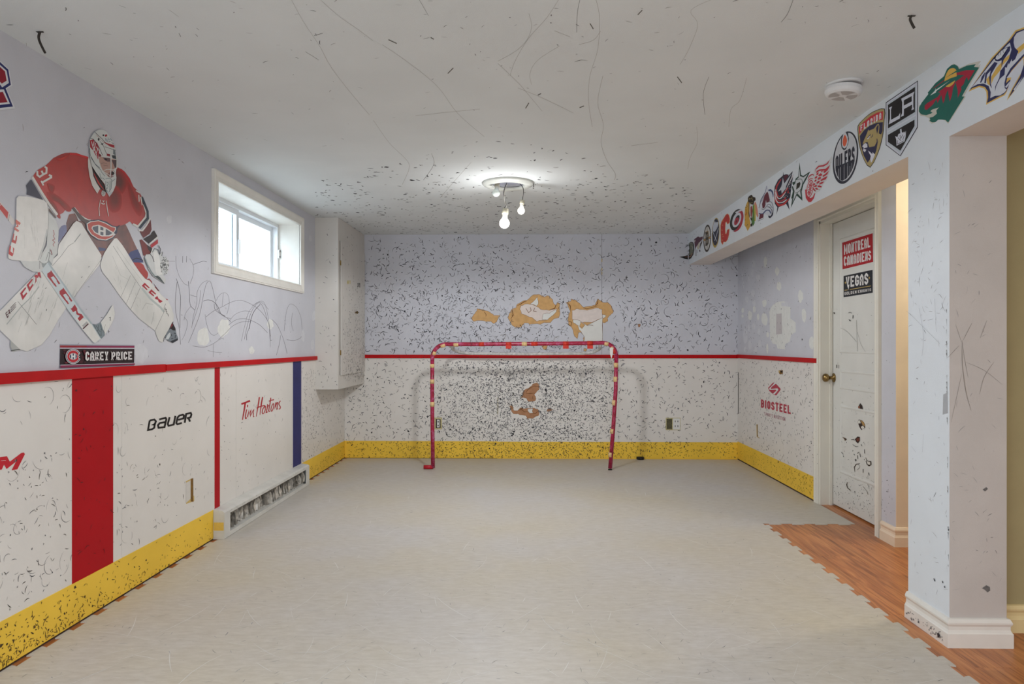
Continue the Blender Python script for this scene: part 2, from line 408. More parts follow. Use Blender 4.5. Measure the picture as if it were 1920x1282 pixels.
MB().box((XR-.0015, 4.998, 0), (XR, YB-.002, .03), GAP).build('gap_shade_strip', wall_right)
def rail(p, a, bb):
    b = MB(); b.box(a, bb, RED); return b.build('cap_rail', p)
yj = on('L', 305, 700).y
rail(wall_left, (XL, -3.1, 1.022), (XL+.017, yj-.001, 1.061)); rail(wall_left, (XL, yj, 1.026), (XL+.021, 5.96, 1.0585))
# ---- back wall
bx = on('B', 932.5, 700).x
for x0, x1 in ((XL, bx-1.22), (bx-1.219, bx-.001), (bx, bx+1.22), (bx+1.221, XR)):
    MB().box((max(x0, XL+.003), YB-BT, .03), (min(x1, XR-.003), YB, 1.03), BOARD).build('board_panel', wall_back)
MB().box((XL+.0065, YB-.0065, .013), (bx, YB, .184), YEL).build('kick_strip', wall_back)
MB().box((bx, YB-.0075, .006), (XR-.0065, YB, .181), YEL).build('kick_strip', wall_back)
rail(wall_back, (-1.66, YB-.018, 1.022), (XR, YB, 1.057))
# ---- right wall
MB().box((XR-BT, 4.996, .03), (XR, 5.66, 1.03), BOARD).build('board_panel', wall_right)
MB().box((XR-BT, 5.661, .03), (XR, YB-BT, 1.03), BOARD).build('board_panel', wall_right)
MB().box((XR-.0065, 4.998, .022), (XR, YB, .190), YEL).build('kick_strip', wall_right)
rail(wall_right, (XR-.018, 4.996, 1.026), (XR, YB-.018, 1.060))

# ---------------------------------------------------------------- foam skating mat: jigsaw tiles
def edge(p, q, out):
    p = Vector(p); q = Vector(q); d = q-p; L = d.length; d /= L; n = Vector((-d.y, d.x))*out; k = max(1, round(L/.1525)); s = L/k; h = .025
    pts = [p]
    for i in range(k):
        for a, hh in ((.30, 0), (.26, .2), (.23, .9), (.27, 1), (.73, 1), (.77, .9), (.74, .2), (.70, 0)): pts.append(p+d*(i+a)*s+n*h*hh)
    return pts
xe = [-1.829, -1.542, -.932, -.322, .288, .898, 1.508]; ye = [4.425+.61*k for k in range(-12, 5)]; ye[-1] = YB-.016
mat_root = thing('skating_mat', (0, 2.0, 0), 'large off-white interlocking floor mat covering the room, worn by skates', 'floor mat')
def tile(x0, x1, y0, y1, first_col, last_right):
    pts = []
    pts += edge((x0, y0), (x1, y0), -1)                       # front edge, teeth towards -y
    if last_right == 'plain': pts += [Vector((x1, y0))]
    else: pts += edge((x1, y0), (x1, y1), -1)                 # teeth towards +x
    if y1 > YB-.1: pts += [Vector((x1, y1))]
    else: pts += [p for p in reversed([Vector((x0, y1))]+edge((x0, y1), (x1, y1), -1)[1:]+[Vector((x1, y1))])][:-1]
    if first_col: pts += edge((x0, y1), (x0, y0), -1)         # free edge, teeth towards the wall (-x)
    else: pts += [Vector((x0, y1))]+[p for p in reversed(edge((x0, y0), (x0, y1), -1)[1:])]
    n = len(pts); b = MB()
    vs = [(p.x, p.y, 0) for p in pts]+[(p.x, p.y, ZM) for p in pts]
    b.add(vs, [tuple(range(n, 2*n))]+[(i, (i+1) % n, n+(i+1) % n, n+i) for i in range(n)], MATM)
    return b.build('mat_tile', mat_root)
for j in range(len(ye)-1):
    for i in range(len(xe)-1):
        tile(xe[i], xe[i+1], ye[j], ye[j+1], i == 0, 'teeth')
    if ye[j] > 4.4: tile(1.508, 2.094, ye[j], ye[j+1], False, 'plain')

# ---------------------------------------------------------------- window
win = bpy.data.objects.new('window_1', None); COL.objects.link(win); win.location = (XL, (wy0+wy1)/2, wz0); win['kind'] = 'structure'
b = MB()
# casing: path counter-clockwise seen in (y,z), profile grows outward
prof = [(0, 0), (0, .012), (.006, .016), (.012, .012), (.03, .014), (.045, .020), (.055, .022), (.058, .017), (.065, .017), (.065, 0)]
b.sweep([(wy0, wz0), (wy0, wz1), (wy1, wz1), (wy1, wz0)], [(l, h) for l, h in prof], ((XL, 0, 0), (0, 1, 0), (0, 0, 1), (1, 0, 0)), TRIM, closed=True)
b.build('window_casing', win)
D2 = -2.03
b = MB()
for a, c in (((D2, wy0, wz0-.012), (XL+.003, wy1, wz0)), ((D2, wy0, wz1), (XL+.003, wy1, wz1+.012)), ((D2, wy0-.012, wz0-.012), (XL+.003, wy0, wz1+.012)), ((D2, wy1, wz0-.012), (XL+.003, wy1+.012, wz1+.012))): b.box(a, c, TRIM)
b.build('window_lining', win)
def vframe(x0, x1, y0, y1, z0, z1, w, name, parent, m=VINYL):
    b = MB(); b.box((x0, y0, z0), (x1, y1, z0+w), m).box((x0, y0, z1-w), (x1, y1, z1), m).box((x0, y0, z0+w), (x1, y0+w, z1-w), m).box((x0, y1-w, z0+w), (x1, y1, z1-w), m)
    return b.build(name, parent)
vframe(-2.10, D2, wy0-.01, wy1+.01, wz0-.01, wz1+.01, .035, 'window_frame', win)
ym = (wy0+wy1)/2-.02
s1 = vframe(-2.07, -2.045, wy0+.02, ym+.03, wz0+.02, wz1-.02, .042, 'window_sash', win)
s2 = vframe(-2.095, -2.075, ym-.02, wy1-.02, wz0+.02, wz1-.02, .042, 'window_sash', win)
MB().box((-2.059, wy0+.05, wz0+.05), (-2.055, ym, wz1-.05), GLASS).build('pane', s1)
MB().box((-2.087, ym+.01, wz0+.05), (-2.083, wy1-.05, wz1-.05), GLASS).build('pane', s2)
MB().box((-2.03, wy1-.02, 1.86), (-2.018, wy1-.004, 1.93), TRIM).box((-2.018, wy1-.017, 1.865), (-2.012, wy1-.009, 1.88), SCUFG).box((-2.018, wy1-.017, 1.91), (-2.012, wy1-.009, 1.925), SCUFG).build('window_latch', win)
MB().box((-2.045, ym+.006, 1.80), (-2.03, ym+.018, 1.90), VINYL).build('sash_pull', s1)
# outside: boarded screen with lattice, and the ground
FEN = mat('fence_pale_wood', (205, 205, 205), .8, noise=.1)
fen = thing('garden_fence', (-3.6, 6.4, 1.0), 'pale board fence with lattice seen outside the window', 'fence')
for k in range(11):
    z = 1.95+k*.15
    MB().box((-3.62, 3.6, z+.006), (-3.6, 11.0, z+.144), FEN).build('fence_board', fen)
for k in range(7): MB().box((-3.6, 3.8+k*1.15, .9), (-3.51, 3.89+k*1.15, 3.7), FEN).build('fence_post', fen)
b = MB()
for k in range(66):
    for s in (1, -1):
        y = 3.5+k*.12; z0, z1 = .95, 1.93
        p = Vector((-3.605, y, z0)); q = Vector((-3.605, y+s*(z1-z0), z1)); w = .018
        b.add([p+Vector((0, -w, 0)), p+Vector((0, w, 0)), q+Vector((0, w, 0)), q+Vector((0, -w, 0))], [(0, 1, 2, 3)], FEN)
o = b.build('lattice', fen); o['kind'] = 'stuff'
GR = mat('outside_gravel', (190, 188, 182), .9, noise=.2, nscale=30)
g = MB().box((-9, -2, .88), (-2.2, 13, .95), GR).build('ground'); g['kind'] = 'structure'

# ---------------------------------------------------------------- baseboards
BP = [(0, 0), (.016, 0), (.016, .062), (.013, .066), (.009, .075), (.009, .088), (.014, .098), (.014, .104), (.010, .112), (.008, .116), (0, .118)]
def base(name, path, m, parent=None):
    # sweep lateral = left of travel -> horizontal out of the wall
    b = MB(); b.sweep(path, [(l, h) for l, h in BP], ((0, 0, 0), (1, 0, 0), (0, 1, 0), (0, 0, 1)), m)
    return struct(name, b)
base('baseboard_pillar', [(XM, 2.95), (XM, YP), (1.825, YP), (1.825, 2.79)][::-1], TRIM) if False else None
def base_r(name, path, m): return base(name, path[::-1], m)
base_r('baseboard_pillar', [(XM, 2.93), (XM, YP), (1.825, YP), (1.825, 2.78)], TRIM)
base('baseboard_right', [(4.6, 3.946), (XR, 3.946), (XR, 4.118)], TRIM) if False else None
base_r('baseboard_right', [(XR, 4.100), (XR, 3.946), (4.6, 3.946)], mat('baseboard_cream', (238, 220, 196), .4))
base_r('baseboard_side', [(1.842, 2.79), (4.6, 2.79)], CREAM)

# ---------------------------------------------------------------- door
door = bpy.data.objects.new('door_1', None); COL.objects.link(door); door.location = (XR, (DY0+DY1)/2, 0); door['kind'] = 'structure'
DJ = mat('door_white_paint', (220, 220, 215), .42, noise=.04, nscale=5)
JM = mat('door_frame_paint', (228, 225, 214), .45, noise=.04, nscale=5)
b = MB(); cp = [(0, 0), (0, .010), (.008, .014), (.02, .011), (.04, .013), (.050, .017), (.058, .017), (.060, 0)]
b.sweep([(DY1, 0), (DY1, DZ), (DY0, DZ), (DY0, 0)][::-1], cp, ((XR, 0, 0), (0, 1, 0), (0, 0, 1), (-1, 0, 0)), JM)
b.build('door_casing', door)
b = MB(); b.box((XR, DY1-.018, 0), (2.30, DY1, DZ), JM).box((XR, DY0, 0), (2.30, DY0+.018, DZ), JM).box((XR, DY0, DZ-.018), (2.30, DY1, DZ), JM)
b.box((XD-.022, DY1-.03, 0), (XD-.004, DY1-.018, DZ-.018), JM)
b.build('door_frame', door)
sy0, sy1 = DY0+.021, DY1-.021; sz0, sz1 = .022, 2.022
slab = MB().box((XD, sy0, sz0), (XD+.035, sy1, sz1), DJ).build('door_slab', door)
for z0, z1 in ((1.10, 1.90), (.85, .985), (.262, .742)):
    b = MB(); fr = ((XD, 0, 0), (0, 1, 0), (0, 0, 1), (-1, 0, 0)); y0, y1 = sy0+.115, sy1-.115
    b.sweep([(y0, z0), (y0, z1), (y1, z1), (y1, z0)], [(0, 0), (-.006, .004), (-.014, .0045), (-.022, .001), (-.034, .0005), (-.05, .0015)], fr, DJ, closed=True)
    q = .05; b.add([(XD-.0015, y0+q, z0+q), (XD-.0015, y1-q, z0+q), (XD-.0015, y1-q, z1-q), (XD-.0015, y0+q, z1-q)], [(0, 1, 2, 3)], DJ)
    b.build('door_panel', slab)
kp = on('D', 1563.5, 708); b = MB()
b.lathe([(.0, .001), (.033, .001), (.033, .004), (.028, .007), (.012, .009), (.011, .034), (.018, .038), (.027, .046), (.030, .057), (.028, .068), (.019, .076), (.0, .079)], kp, BRASS, 28, axis=(-1, 0, 0))
b.build('door_knob', door, smooth=True)
MB().box((2.29, DY0, 0), (2.30, DY1, DZ), DARK).build('dark_backing', door)

# ---------------------------------------------------------------- cabinet boxed into the back left corner
cab = thing('utility_cabinet', ((XL+XCAB)/2, 6.4, .767), 'tall white boxed-in panel cabinet with a side door in the back left corner', 'cabinet')
CABW = mat('cabinet_white_paint', (212, 208, 202), .5, noise=.04, nscale=5)
MB().box((XL, YCAB, .767), (XCAB, YB-.001, ZC-.001), CABW).build('cabinet_body', cab)
cy0 = on('K', 637.8, 600).y; cz0 = .888; cz1 = 2.075
cdoor = MB().box((XCAB, cy0, cz0), (XCAB+.012, YB-.03, cz1), CABW).build('cabinet_door', cab)
MB().box((XCAB, cy0-.012, cz0), (XCAB+.0015, cy0-.001, cz1), DARK).build('door_gap', cab)
for py in (493, 661):
    h = on('K', 637.6, py); MB().tube([h+Vector((.006, -.006, -.022)), h+Vector((.006, -.006, .022))], .006, BRASS, 8).build('hinge', cab)
h = on('K', 664, 585.5); MB().lathe([(0, .012), (.006, .012), (.006, .022), (.014, .026), (.014, .034), (.008, .038), (0, .039)], h, BRASS, 12, axis=(1, 0, 0)).box(h+Vector((.03, -.055, -.003)), h+Vector((.034, .055, .003)), DARK).build('cabinet_knob', cdoor)

# ---------------------------------------------------------------- baseboard heater
hy0, hy1 = 3.986, 5.546; hx = -1.790
HW = mat('heater_white_enamel', (214, 212, 206), .4, noise=.12, nscale=12)
FIN = mat('bent_aluminium_fin', (196, 190, 180), .4, metal=.35, noise=.5, nscale=30)
heat = thing('baseboard_heater', ((XL+hx)/2, (hy0+hy1)/2, .012), 'battered white baseboard heater with its crushed fins exposed, at left wall', 'heater')
MB().box((XL+BT, hy0, .012), (XL+.012, hy1, .185), HW).build('back_plate', heat)
b = MB(); b.sweep([(0, 0), (0, 0)], [(0, 0)], ((0, 0, 0),)*4, HW) if False else None
def extr(pts, y0, y1, m, name, parent=heat):
    n = len(pts); b = MB(); b.add([(x, y0, z) for x, z in pts]+[(x, y1, z) for x, z in pts], [tuple(range(n))[::-1], tuple(range(n, 2*n))]+[(i, (i+1) % n, n+(i+1) % n, n+i) for i in range(n)], m); return b.build(name, parent)
extr([(XL+.004, .187), (hx-.012, .178), (hx, .168), (hx, .150), (hx-.003, .150), (hx-.003, .165), (hx-.014, .174), (XL+.004, .183)], hy0, hy1, HW, 'top_cover')
extr([(XL+.004, .018), (hx, .014), (hx, .040), (hx-.004, .040), (hx-.005, .03), (XL+.03, .038), (XL+.004, .06)], hy0, hy1, HW, 'bottom_lip')
extr([(XL+.002, .012), (hx+.001, .012), (hx+.001, .168), (hx-.012, .1795), (XL+.002, .188)], hy0-.003, hy0, HW, 'end_cap')
extr([(XL+.002, .012), (hx+.001, .012), (hx+.001, .168), (hx-.012, .1795), (XL+.002, .188)], hy1, hy1+.003, HW, 'end_cap')
MB().box((hx-.003, hy0, .028), (hx+.0015, hy0+.075, .168), HW).build('front_cover', heat)
MB().box((hx-.003, hy1-.075, .028), (hx+.0015, hy1, .168), HW).build('front_cover', heat)
b = MB(); random.seed(3)
for k in range(96):
    y = hy0+.12+k*(hy1-hy0-.21)/96+random.uniform(-.004, .004); x0 = XL+.014; x1 = hx-.012+random.uniform(-.012, .008); z0 = .055; z1 = .138+random.uniform(-.01, .008)
    dy = random.uniform(-.022, .022); dz = random.uniform(-.012, .012)
    mx = (x0+x1)/2; mz = (z0+z1)/2
    vs = [(x0, y, z0), (mx, y+dy*.2, z0+dz*.3), (x1, y+dy, z0+dz), (x0, y, mz), (mx, y+dy*.6, mz), (x1+random.uniform(-.012, .004), y+dy*1.5, mz+dz), (x0, y, z1), (mx, y+dy*.4, z1+dz*.4), (x1+random.uniform(-.02, 0), y+dy*.6, z1+dz)]
    b.add(vs, [(0, 1, 4, 3), (1, 2, 5, 4), (3, 4, 7, 6), (4, 5, 8, 7)], FIN)
o = b.build('fins', heat); o['kind'] = 'stuff'
MB().tube([(XL+.035, hy0+.05, .095), (XL+.035, hy1-.03, .095)], .007, FIN, 8).build('element_tube', heat)
MB().box((XL+.012, hy0+.01, .04), (XL+.014, hy1-.01, .178), mat('heater_inside', (120, 116, 108), .6)).build('inner_shield', heat)
MB().box((XL+.008, hy0-.0042, .064), (hx-.003, hy0-.003, .112), mat('yellow_tape', (226, 190, 90), .5, noise=.1, nscale=50)).build('yellow_tape', heat)

# ---------------------------------------------------------------- goal frame
NR = .0185
TUB = bpy.data.materials.new('worn_crimson_tube'); TUB.use_nodes = True; nt = TUB.node_tree; p = nt.nodes['Principled BSDF']
g = nt.nodes.new('ShaderNodeNewGeometry'); n = nt.nodes.new('ShaderNodeTexNoise'); n.inputs['Scale'].default_value = 20; n.inputs['Detail'].default_value = 8; n.inputs['Roughness'].default_value = .8
nt.links.new(g.outputs['Position'], n.inputs['Vector']); cr = nt.nodes.new('ShaderNodeValToRGB'); e = cr.color_ramp.elements
e[0].position = .36; e[0].color = lin((44, 14, 36)); e[1].position = .66; e[1].color = lin((196, 120, 164)); x = e.new(.44); x.color = lin((158, 20, 50)); x = e.new(.54); x.color = lin((170, 34, 76))
nt.links.new(n.outputs['Fac'], cr.inputs[0]); nt.links.new(cr.outputs[0], p.inputs['Base Color']); p.inputs['Roughness'].default_value = .33
TRED = mat('bright_red_tube', (190, 26, 44), .35, noise=.15, nscale=20)
TAPE = mat('old_yellow_tape', (232, 196, 140), .6, noise=.25, nscale=60)
TAPR = mat('torn_red_tape', (206, 52, 36), .55, noise=.3, nscale=40)
GP = 6.27
PL['G'] = (1, GP, (0, -1, 0))
goal = thing('hockey_goal_frame', (on('G', 981, 878).x, GP, ZM), 'dented crimson tube goal frame without a net, standing before the back wall', 'goal')
def gpt(px, py): return on('G', px, py)
def arc(c, r, a0, a1, n=7): return [(c[0]+r*math.cos(math.radians(a0+(a1-a0)*i/n)), c[1]-r*math.sin(math.radians(a0+(a1-a0)*i/n))) for i in range(n+1)]
zf = ZM+NR
lp = [(811.8, 876.5), (810.8, 800), (810.3, 730), (810.6, 672)]+arc((836.5, 670.5), 25.6, 180, 90)[1:]+[(900, 645.2), (1000, 644.4), (1100, 643.2)]+arc((1130.5, 668), 25.4, 90, 8)[1:]
cw = [gpt(*q) for q in lp]
post_l = [gpt(*q) for q in [(811.8, 876.0), (810.8, 800), (810.3, 730), (810.6, 676)]]; post_l[0].z = zf-.006
MB().tube(post_l, NR, TUB, 14).build('post', goal, smooth=True)
MB().tube([gpt(810.6, 676)]+[gpt(*q) for q in arc((836.5, 671), 25.9, 180, 90)]+[gpt(900, 645.2), gpt(1000, 644.4), gpt(1100, 643.2)]+[gpt(*q) for q in arc((1130.5, 668), 25.4, 90, 5)], NR, TUB, 14).build('crossbar', goal, smooth=True)
post_r = [gpt(*q) for q in [(1155.6, 666), (1154.5, 730), (1150, 800), (1144, 875.5)]]; post_r[-1].z = zf-.004
MB().tube(post_r, NR, TUB, 14).build('post', goal, smooth=True)
fb = post_l[0]; MB().tube([fb+Vector((0, 0, .0065)), fb+Vector((-.085, .0, .0065))], NR, TRED, 12).build('base_tube', goal, smooth=True)
MB().lathe([(NR*.72, 0), (NR*1.02, 0), (NR*1.02, .006)], post_r[-1]+Vector((0, 0, -.0135)), DARK, 12).build('tube_end', goal)
PALE = mat('worn_pale_tube', (214, 212, 210), .5, noise=.35, nscale=35)
PL['Q'] = (1, 6.74, (0, -1, 0))
q = [gpt(840, 646), on('G', 843, 650)+Vector((.02, .12, -.012)), on('Q', 852, 655)+Vector((0, -.12, 0)), on('Q', 862, 660.5), on('Q', 880, 662.5), on('Q', 986, 663.4), on('Q', 1094, 662.5), on('Q', 1112, 660.3), on('Q', 1122, 654)+Vector((0, -.12, 0)), on('G', 1127, 649)+Vector((0, .12, -.012)), gpt(1126, 644.5)]
MB().tube(q, NR*.8, PALE, 12).build('top_back_bar', goal, smooth=True)
def tape(px0, py0, px1, py1, m, w=1.09):
    a, c = gpt(px0, py0), gpt(px1, py1); MB().tube([a, c], NR*w, m, 14).build('tape_band', goal, smooth=True)
for a in ((850.5, 645.9, 859.5, 645.7, TAPE), (898.5, 645.3, 907.5, 645.2, TAPR), (978.5, 644.7, 988, 644.6, TAPE), (948.5, 645, 959, 644.9, TAPR), (996, 644.5, 1008, 644.4, TAPR), (1055.5, 643.9, 1066, 643.8, TAPR), (1101, 643.2, 1111.5, 643.1, TAPR),
          (826.5, 648.5, 834.5, 646, TAPE), (1133, 643.5, 1140.5, 644.8, TAPE), (812.3, 665, 814.5, 659, TAPE), (1149.5, 654.5, 1153.5, 662, TAPR), (1146, 650, 1149.5, 654.5, TAPE),
          (810.4, 682, 810.3, 689, TAPE), (810.3, 711, 810.4, 719, TAPE), (810.5, 753, 810.6, 762, TAPE), (1155.0, 680, 1154.9, 688.5, TAPE), (1154.3, 706, 1154, 715.5, TAPE), (1151.9, 750, 1151.3, 759.5, TAPE), (1148.3, 804, 1147.6, 812.5, TAPE), (1145.0, 848, 1144.6, 856.5, TAPE)):
    tape(*a)
for px in (953.7, 1060.7, 1106.2):
    a = gpt(px, 647); MB().box(a+Vector((-.026, -.019, -.032)), a+Vector((.026, -.015, .0)), TAPR).build('strap', goal)
a = gpt(1146.5, 652); b = MB(); b.add([a+Vector((-.02, -.02, .0)), a+Vector((.012, -.02, .0)), a+Vector((.010, -.022, -.05)), a+Vector((-.004, -.025, -.105)), a+Vector((-.014, -.022, -.06))], [(0, 1, 2, 4), (2, 3, 4)], mat('frayed_white_tape', (225, 224, 220), .7)); b.build('frayed_tape', goal)

# puck
pp = on('F', 1200.5, 861.0); b = MB(); b.lathe([(0, 0), (.036, 0), (.038, .002), (.038, .0235), (.036, .0254), (0, .0254)], pp, mat('puck_rubber', (30, 30, 32), .6, noise=.3, nscale=80), 28)
tag(b.build('puck', smooth=False, loc=pp), 'small black hockey puck lying on the mat against the back wall', 'puck')

# ---------------------------------------------------------------- ceiling lamp with bare hanging bulbs
lc = on('C', 952, 344); lc = Vector((-.139+.002, 4.69, ZC))
lampo = thing('ceiling_light', lc, 'round ceiling light base without its shade, bare bulbs hanging on wires', 'lamp')
RNG = mat('lamp_ring_white', (196, 198, 192), .35, noise=.08, nscale=30); PAN = mat('reflector_pan', (168, 172, 190), .25, metal=.6, noise=.2, nscale=40)
MB().lathe([(.179, 0), (.179, -.006), (.172, -.014), (.165, -.016), (.158, -.021), (.148, -.024), (.118, -.024), (.112, -.018), (.110, -.006)], lc, RNG, 48).build('lamp_ring', lampo, smooth=True)
MB().lathe([(.0, -.005), (.06, -.006), (.112, -.004)], lc, PAN, 40).build('reflector_pan', lampo, smooth=True)
PL['Z'] = (1, 4.66, (0, -1, 0))
def lp_(px, py, dy=0): 
    p = on('Z', px, py); p.y += dy; return p
def bulb(c, r, m, up, name='bulb'):
    up = Vector(up).normalized()
    prof = [(0, -r)]+[(r*math.sin(math.radians(a)), -r*math.cos(math.radians(a))) for a in range(15, 131, 12)]+[(r*.52, r*.98), (r*.44, r*1.3)]
    b = MB(); b.lathe(prof, c, m, 24, axis=up); o = b.build(name, lampo, smooth=True)
    b = MB(); b.lathe([(r*.45, r*1.25), (r*.5, r*1.3), (r*.5, r*1.75), (r*.40, r*1.8)], c, mat('bulb_collar', (205, 203, 195), .5), 20, axis=up)
    b.build('bulb_collar', o, smooth=True)
    b = MB(); b.lathe([(r*.42, r*1.75), (r*.62, r*1.76), (r*.66, r*2.0), (r*.60, r*2.9), (r*.40, r*3.0), (0, r*3.0)], c, mat('lamp_socket', (176, 170, 150), .5, noise=.1), 20, axis=up)
    b.build('socket', lampo, smooth=True); return c+up*r*3.0
EM1 = mat('bulb_lit_bright', (255, 250, 240), .4, emit=(255, 246, 228), estr=14)
EM2 = mat('bulb_lit_dim', (255, 252, 244), .4, emit=(255, 246, 230), estr=1.0)
CLR = mat('bulb_off_glass', (206, 214, 208), .08, spec=.6)
c1 = lp_(945.8, 418.6); t1 = bulb(c1, .034, EM1, (.08, 0, 1))
c2 = lp_(977.2, 394, .02); t2 = bulb(c2, .025, EM2, (.12, 0, 1))
c3 = lp_(930.5, 362.5, -.02); t3 = bulb(c3, .027, CLR, (.10, .35, 1))
WIRE = mat('lamp_wire', (70, 66, 66), .5); WIRW = mat('lamp_wire_white', (200, 196, 186), .5)
def wire(p, m): MB().tube(catm3(p), .0029, m, 6).build('wire', lampo, smooth=True)
def catm3(p):
    out = []
    for i in range(len(p)-1):
        a, b_, c, d = p[max(i-1, 0)], p[i], p[i+1], p[min(i+2, len(p)-1)]
        for j in range(6):
            t = j/6; out.append(.5*((2*b_)+(-a+c)*t+(2*a-5*b_+4*c-d)*t*t+(-a+3*b_-3*c+d)*t**3))
    out.append(p[-1]); return out
wire([Vector((lc.x-.01, 4.68, ZC-.006)), lp_(944.5, 360), lp_(948, 380), lp_(948.5, 386), lp_(942.5, 393), t1], WIRE)
wire([Vector((lc.x-.005, 4.68, ZC-.006)), lp_(945.5, 362), lp_(947, 378), lp_(949, 387), lp_(944, 394), t1+Vector((.004, 0, 0))], WIRW)
wire([Vector((lc.x+.08, 4.68, ZC-.006)), lp_(980.5, 352), lp_(981.5, 362), lp_(980, 369, .02), t2], WIRE)
wire([Vector((lc.x-.09, 4.68, ZC-.006)), lp_(932.5, 349), t3], WIRE)
# clipped end of a wire hanging out of the lamp base at right
wire([lc+Vector((.172, -.03, -.012)), lc+Vector((.176, -.03, -.03)), lc+Vector((.171, -.03, -.036))], WIRE)

# smoke detector
sc = on('C', 1582, 158); SM = mat('detector_plastic', (222, 222, 222), .45)
sm_ = thing('smoke_detector', sc, 'round white smoke detector hanging slightly open from the ceiling', 'smoke detector')
b = MB(); b.lathe([(0, 0), (.074, 0), (.074, -.006), (.068, -.009), (0, -.009)], sc, SM, 40).build('mounting_plate', sm_, smooth=False)
ax = Vector((.10, -.02, 1)).normalized(); c = sc+Vector((0, 0, -.014))
b = MB(); b.lathe([(0, 0), (.066, 0), (.073, -.004), (.074, -.018), (.069, -.030), (.060, -.036), (0, -.036)], c, SM, 40, axis=ax).build('detector_body', sm_, smooth=False)
GRIL = mat('detector_grille', (176, 172, 170), .7)
for k in range(4):
    a0 = k*90+12; b = MB(); pts = []
    U = ax.orthogonal().normalized(); V = ax.cross(U)
    for r, rng in ((.056, range(a0, a0+67, 11)), (.016, range(a0+66, a0-1, -22))):
        for a in rng: pts.append(c-ax*.0366+U*math.cos(math.radians(a))*r+V*math.sin(math.radians(a))*r)
    b.add(pts, [tuple(range(len(pts)))], GRIL); b.build('grille', sm_)
# two dark strands hanging from the ceiling
STR = mat('dark_strand', (52, 46, 40), .7)
for pts, lab in ((((75, 59), (72.5, 70), (76, 82), (84.5, 99)), 'thin dark rubber strand hanging from the ceiling above the left wall'), (((1709, 29), (1706.5, 36), (1710, 45), (1714.5, 53)), 'short dark strand hanging from the ceiling near the beam')):
    p0 = on('C', *pts[0]); PL['T'] = (1, p0.y, (0, -1, 0)); pp = [on('T', *q) for q in pts]; pp[0].z = ZC-.0005
    b = MB().tube(catm3(pp), .0042, STR, 8).add([p0+Vector((-.014, -.003, -.001)), p0+Vector((.014, -.003, -.001)), p0+Vector((.012, .003, -.003)), p0+Vector((-.012, .003, -.003))], [(0, 1, 2, 3)], STR)
    tag(b.build('hanging_strand', smooth=True, loc=p0), lab, 'strand')

# ---------------------------------------------------------------- outlets
PLT = mat('outlet_aged_plate', (206, 196, 150), .5, noise=.3, nscale=70); SCK = mat('outlet_white', (226, 226, 224), .4)
def bbox(a, c, d0, d1, m, mb): # pixel rectangle on back wall
    p, q = on('B', *a), on('B', *c); mb.box((p.x, YB-d1, q.z), (q.x, YB-d0, p.z), m); return mb
o1 = thing('wall_outlet', on('B', 821.5, 804), 'lone outlet with chipped yellowed surround behind the goal post', 'outlet')
bbox((814.5, 782.5), (829, 804.5), .003, .006, PLT, MB()).build('surround', o1)
bbox((817.5, 785.5), (826, 802), .006, .009, DARK, MB()).build('socket_recess', o1)
r = bbox((819.5, 786.5), (824.5, 801), .009, .013, SCK, MB()).build('receptacle', o1)
bbox((821, 789), (822.8, 791.5), .013, .0135, DARK, MB()).build('slot', r); bbox((821, 796), (822.8, 798.5), .013, .0135, DARK, MB()).build('slot', r)
o2 = thing('wall_outlet', on('B', 1262, 806), 'double wall box right of the goal, left half broken open', 'outlet')
bbox((1248, 783), (1275.5, 806), .003, .006, PLT, MB()).build('surround', o2)
bbox((1249.5, 784.5), (1260, 804.5), .006, .0075, mat('broken_box', (96, 92, 66), .7, noise=.6, nscale=120), MB()).build('broken_socket', o2)
r = bbox((1261.5, 784), (1274.5, 805), .006, .010, SCK, MB()).build('receptacle', o2)
for x in (1265, 1270):
    for y in (788, 797): bbox((x, y), (x+1.2, y+3.2), .010, .0105, DARK, MB()).build('slot', r)
# cut-outs around hidden boxes on the left and right boards
BRN = mat('cut_edge_brown', (128, 92, 34), .8, noise=.3, nscale=60); TAN = mat('cut_edge_tan', (206, 178, 112), .8)
PLL = dict(off=BT+.0006)
p = Print('L', (0, 740), 4.932, off=BT+.0006)
p.poly((214, 210, 204), [(1712, 805), (1762, 790), (1762, 985), (1712, 1000)]).poly(BRN, [(1757, 776), (1781, 770), (1783, 990), (1757, 985)]).poly(TAN, [(1710, 800), (1757, 778), (1757, 790), (1716, 812)]).poly(TAN, [(1714, 1000), (1757, 960), (1790, 930), (1790, 982), (1716, 1008)]).poly(BRN, [(1757, 900), (1778, 895), (1782, 988), (1757, 985)])
tag(p.done('outlet_cutout'), 'narrow brown slot cut in the white board right of the black lettering', 'cutout')
p = Print('R', (1380, 680), 7.125, off=BT+.0006)
p.poly(TAN, [(278, 822), (295, 822), (295, 985), (322, 1000), (310, 1002), (282, 990)]).poly(BRN, [(288, 826), (295, 824), (296, 985), (288, 985)])
tag(p.done('outlet_cutout'), 'thin upright slot cut in the right board below the red logo', 'cutout')
p = Print('R', (1380, 680), 7.125, off=BT+.0006)
p.poly(BRN, [(572, 102), (632, 98), (632, 148), (592, 156), (576, 130)]).poly(DARK, [(600, 110), (628, 105), (626, 130), (604, 132)]).poly(TAN, [(572, 102), (590, 104), (588, 132), (577, 130)])
tag(p.done('punched_hole'), 'small square hole punched in the right board above the red logo', 'hole')
# ================================================================ LETTERING AND LOGOS
BO = BT+.0006
NV = (44, 48, 84); WH = (226, 226, 226); RD = (190, 36, 48); DR = (196, 34, 48)
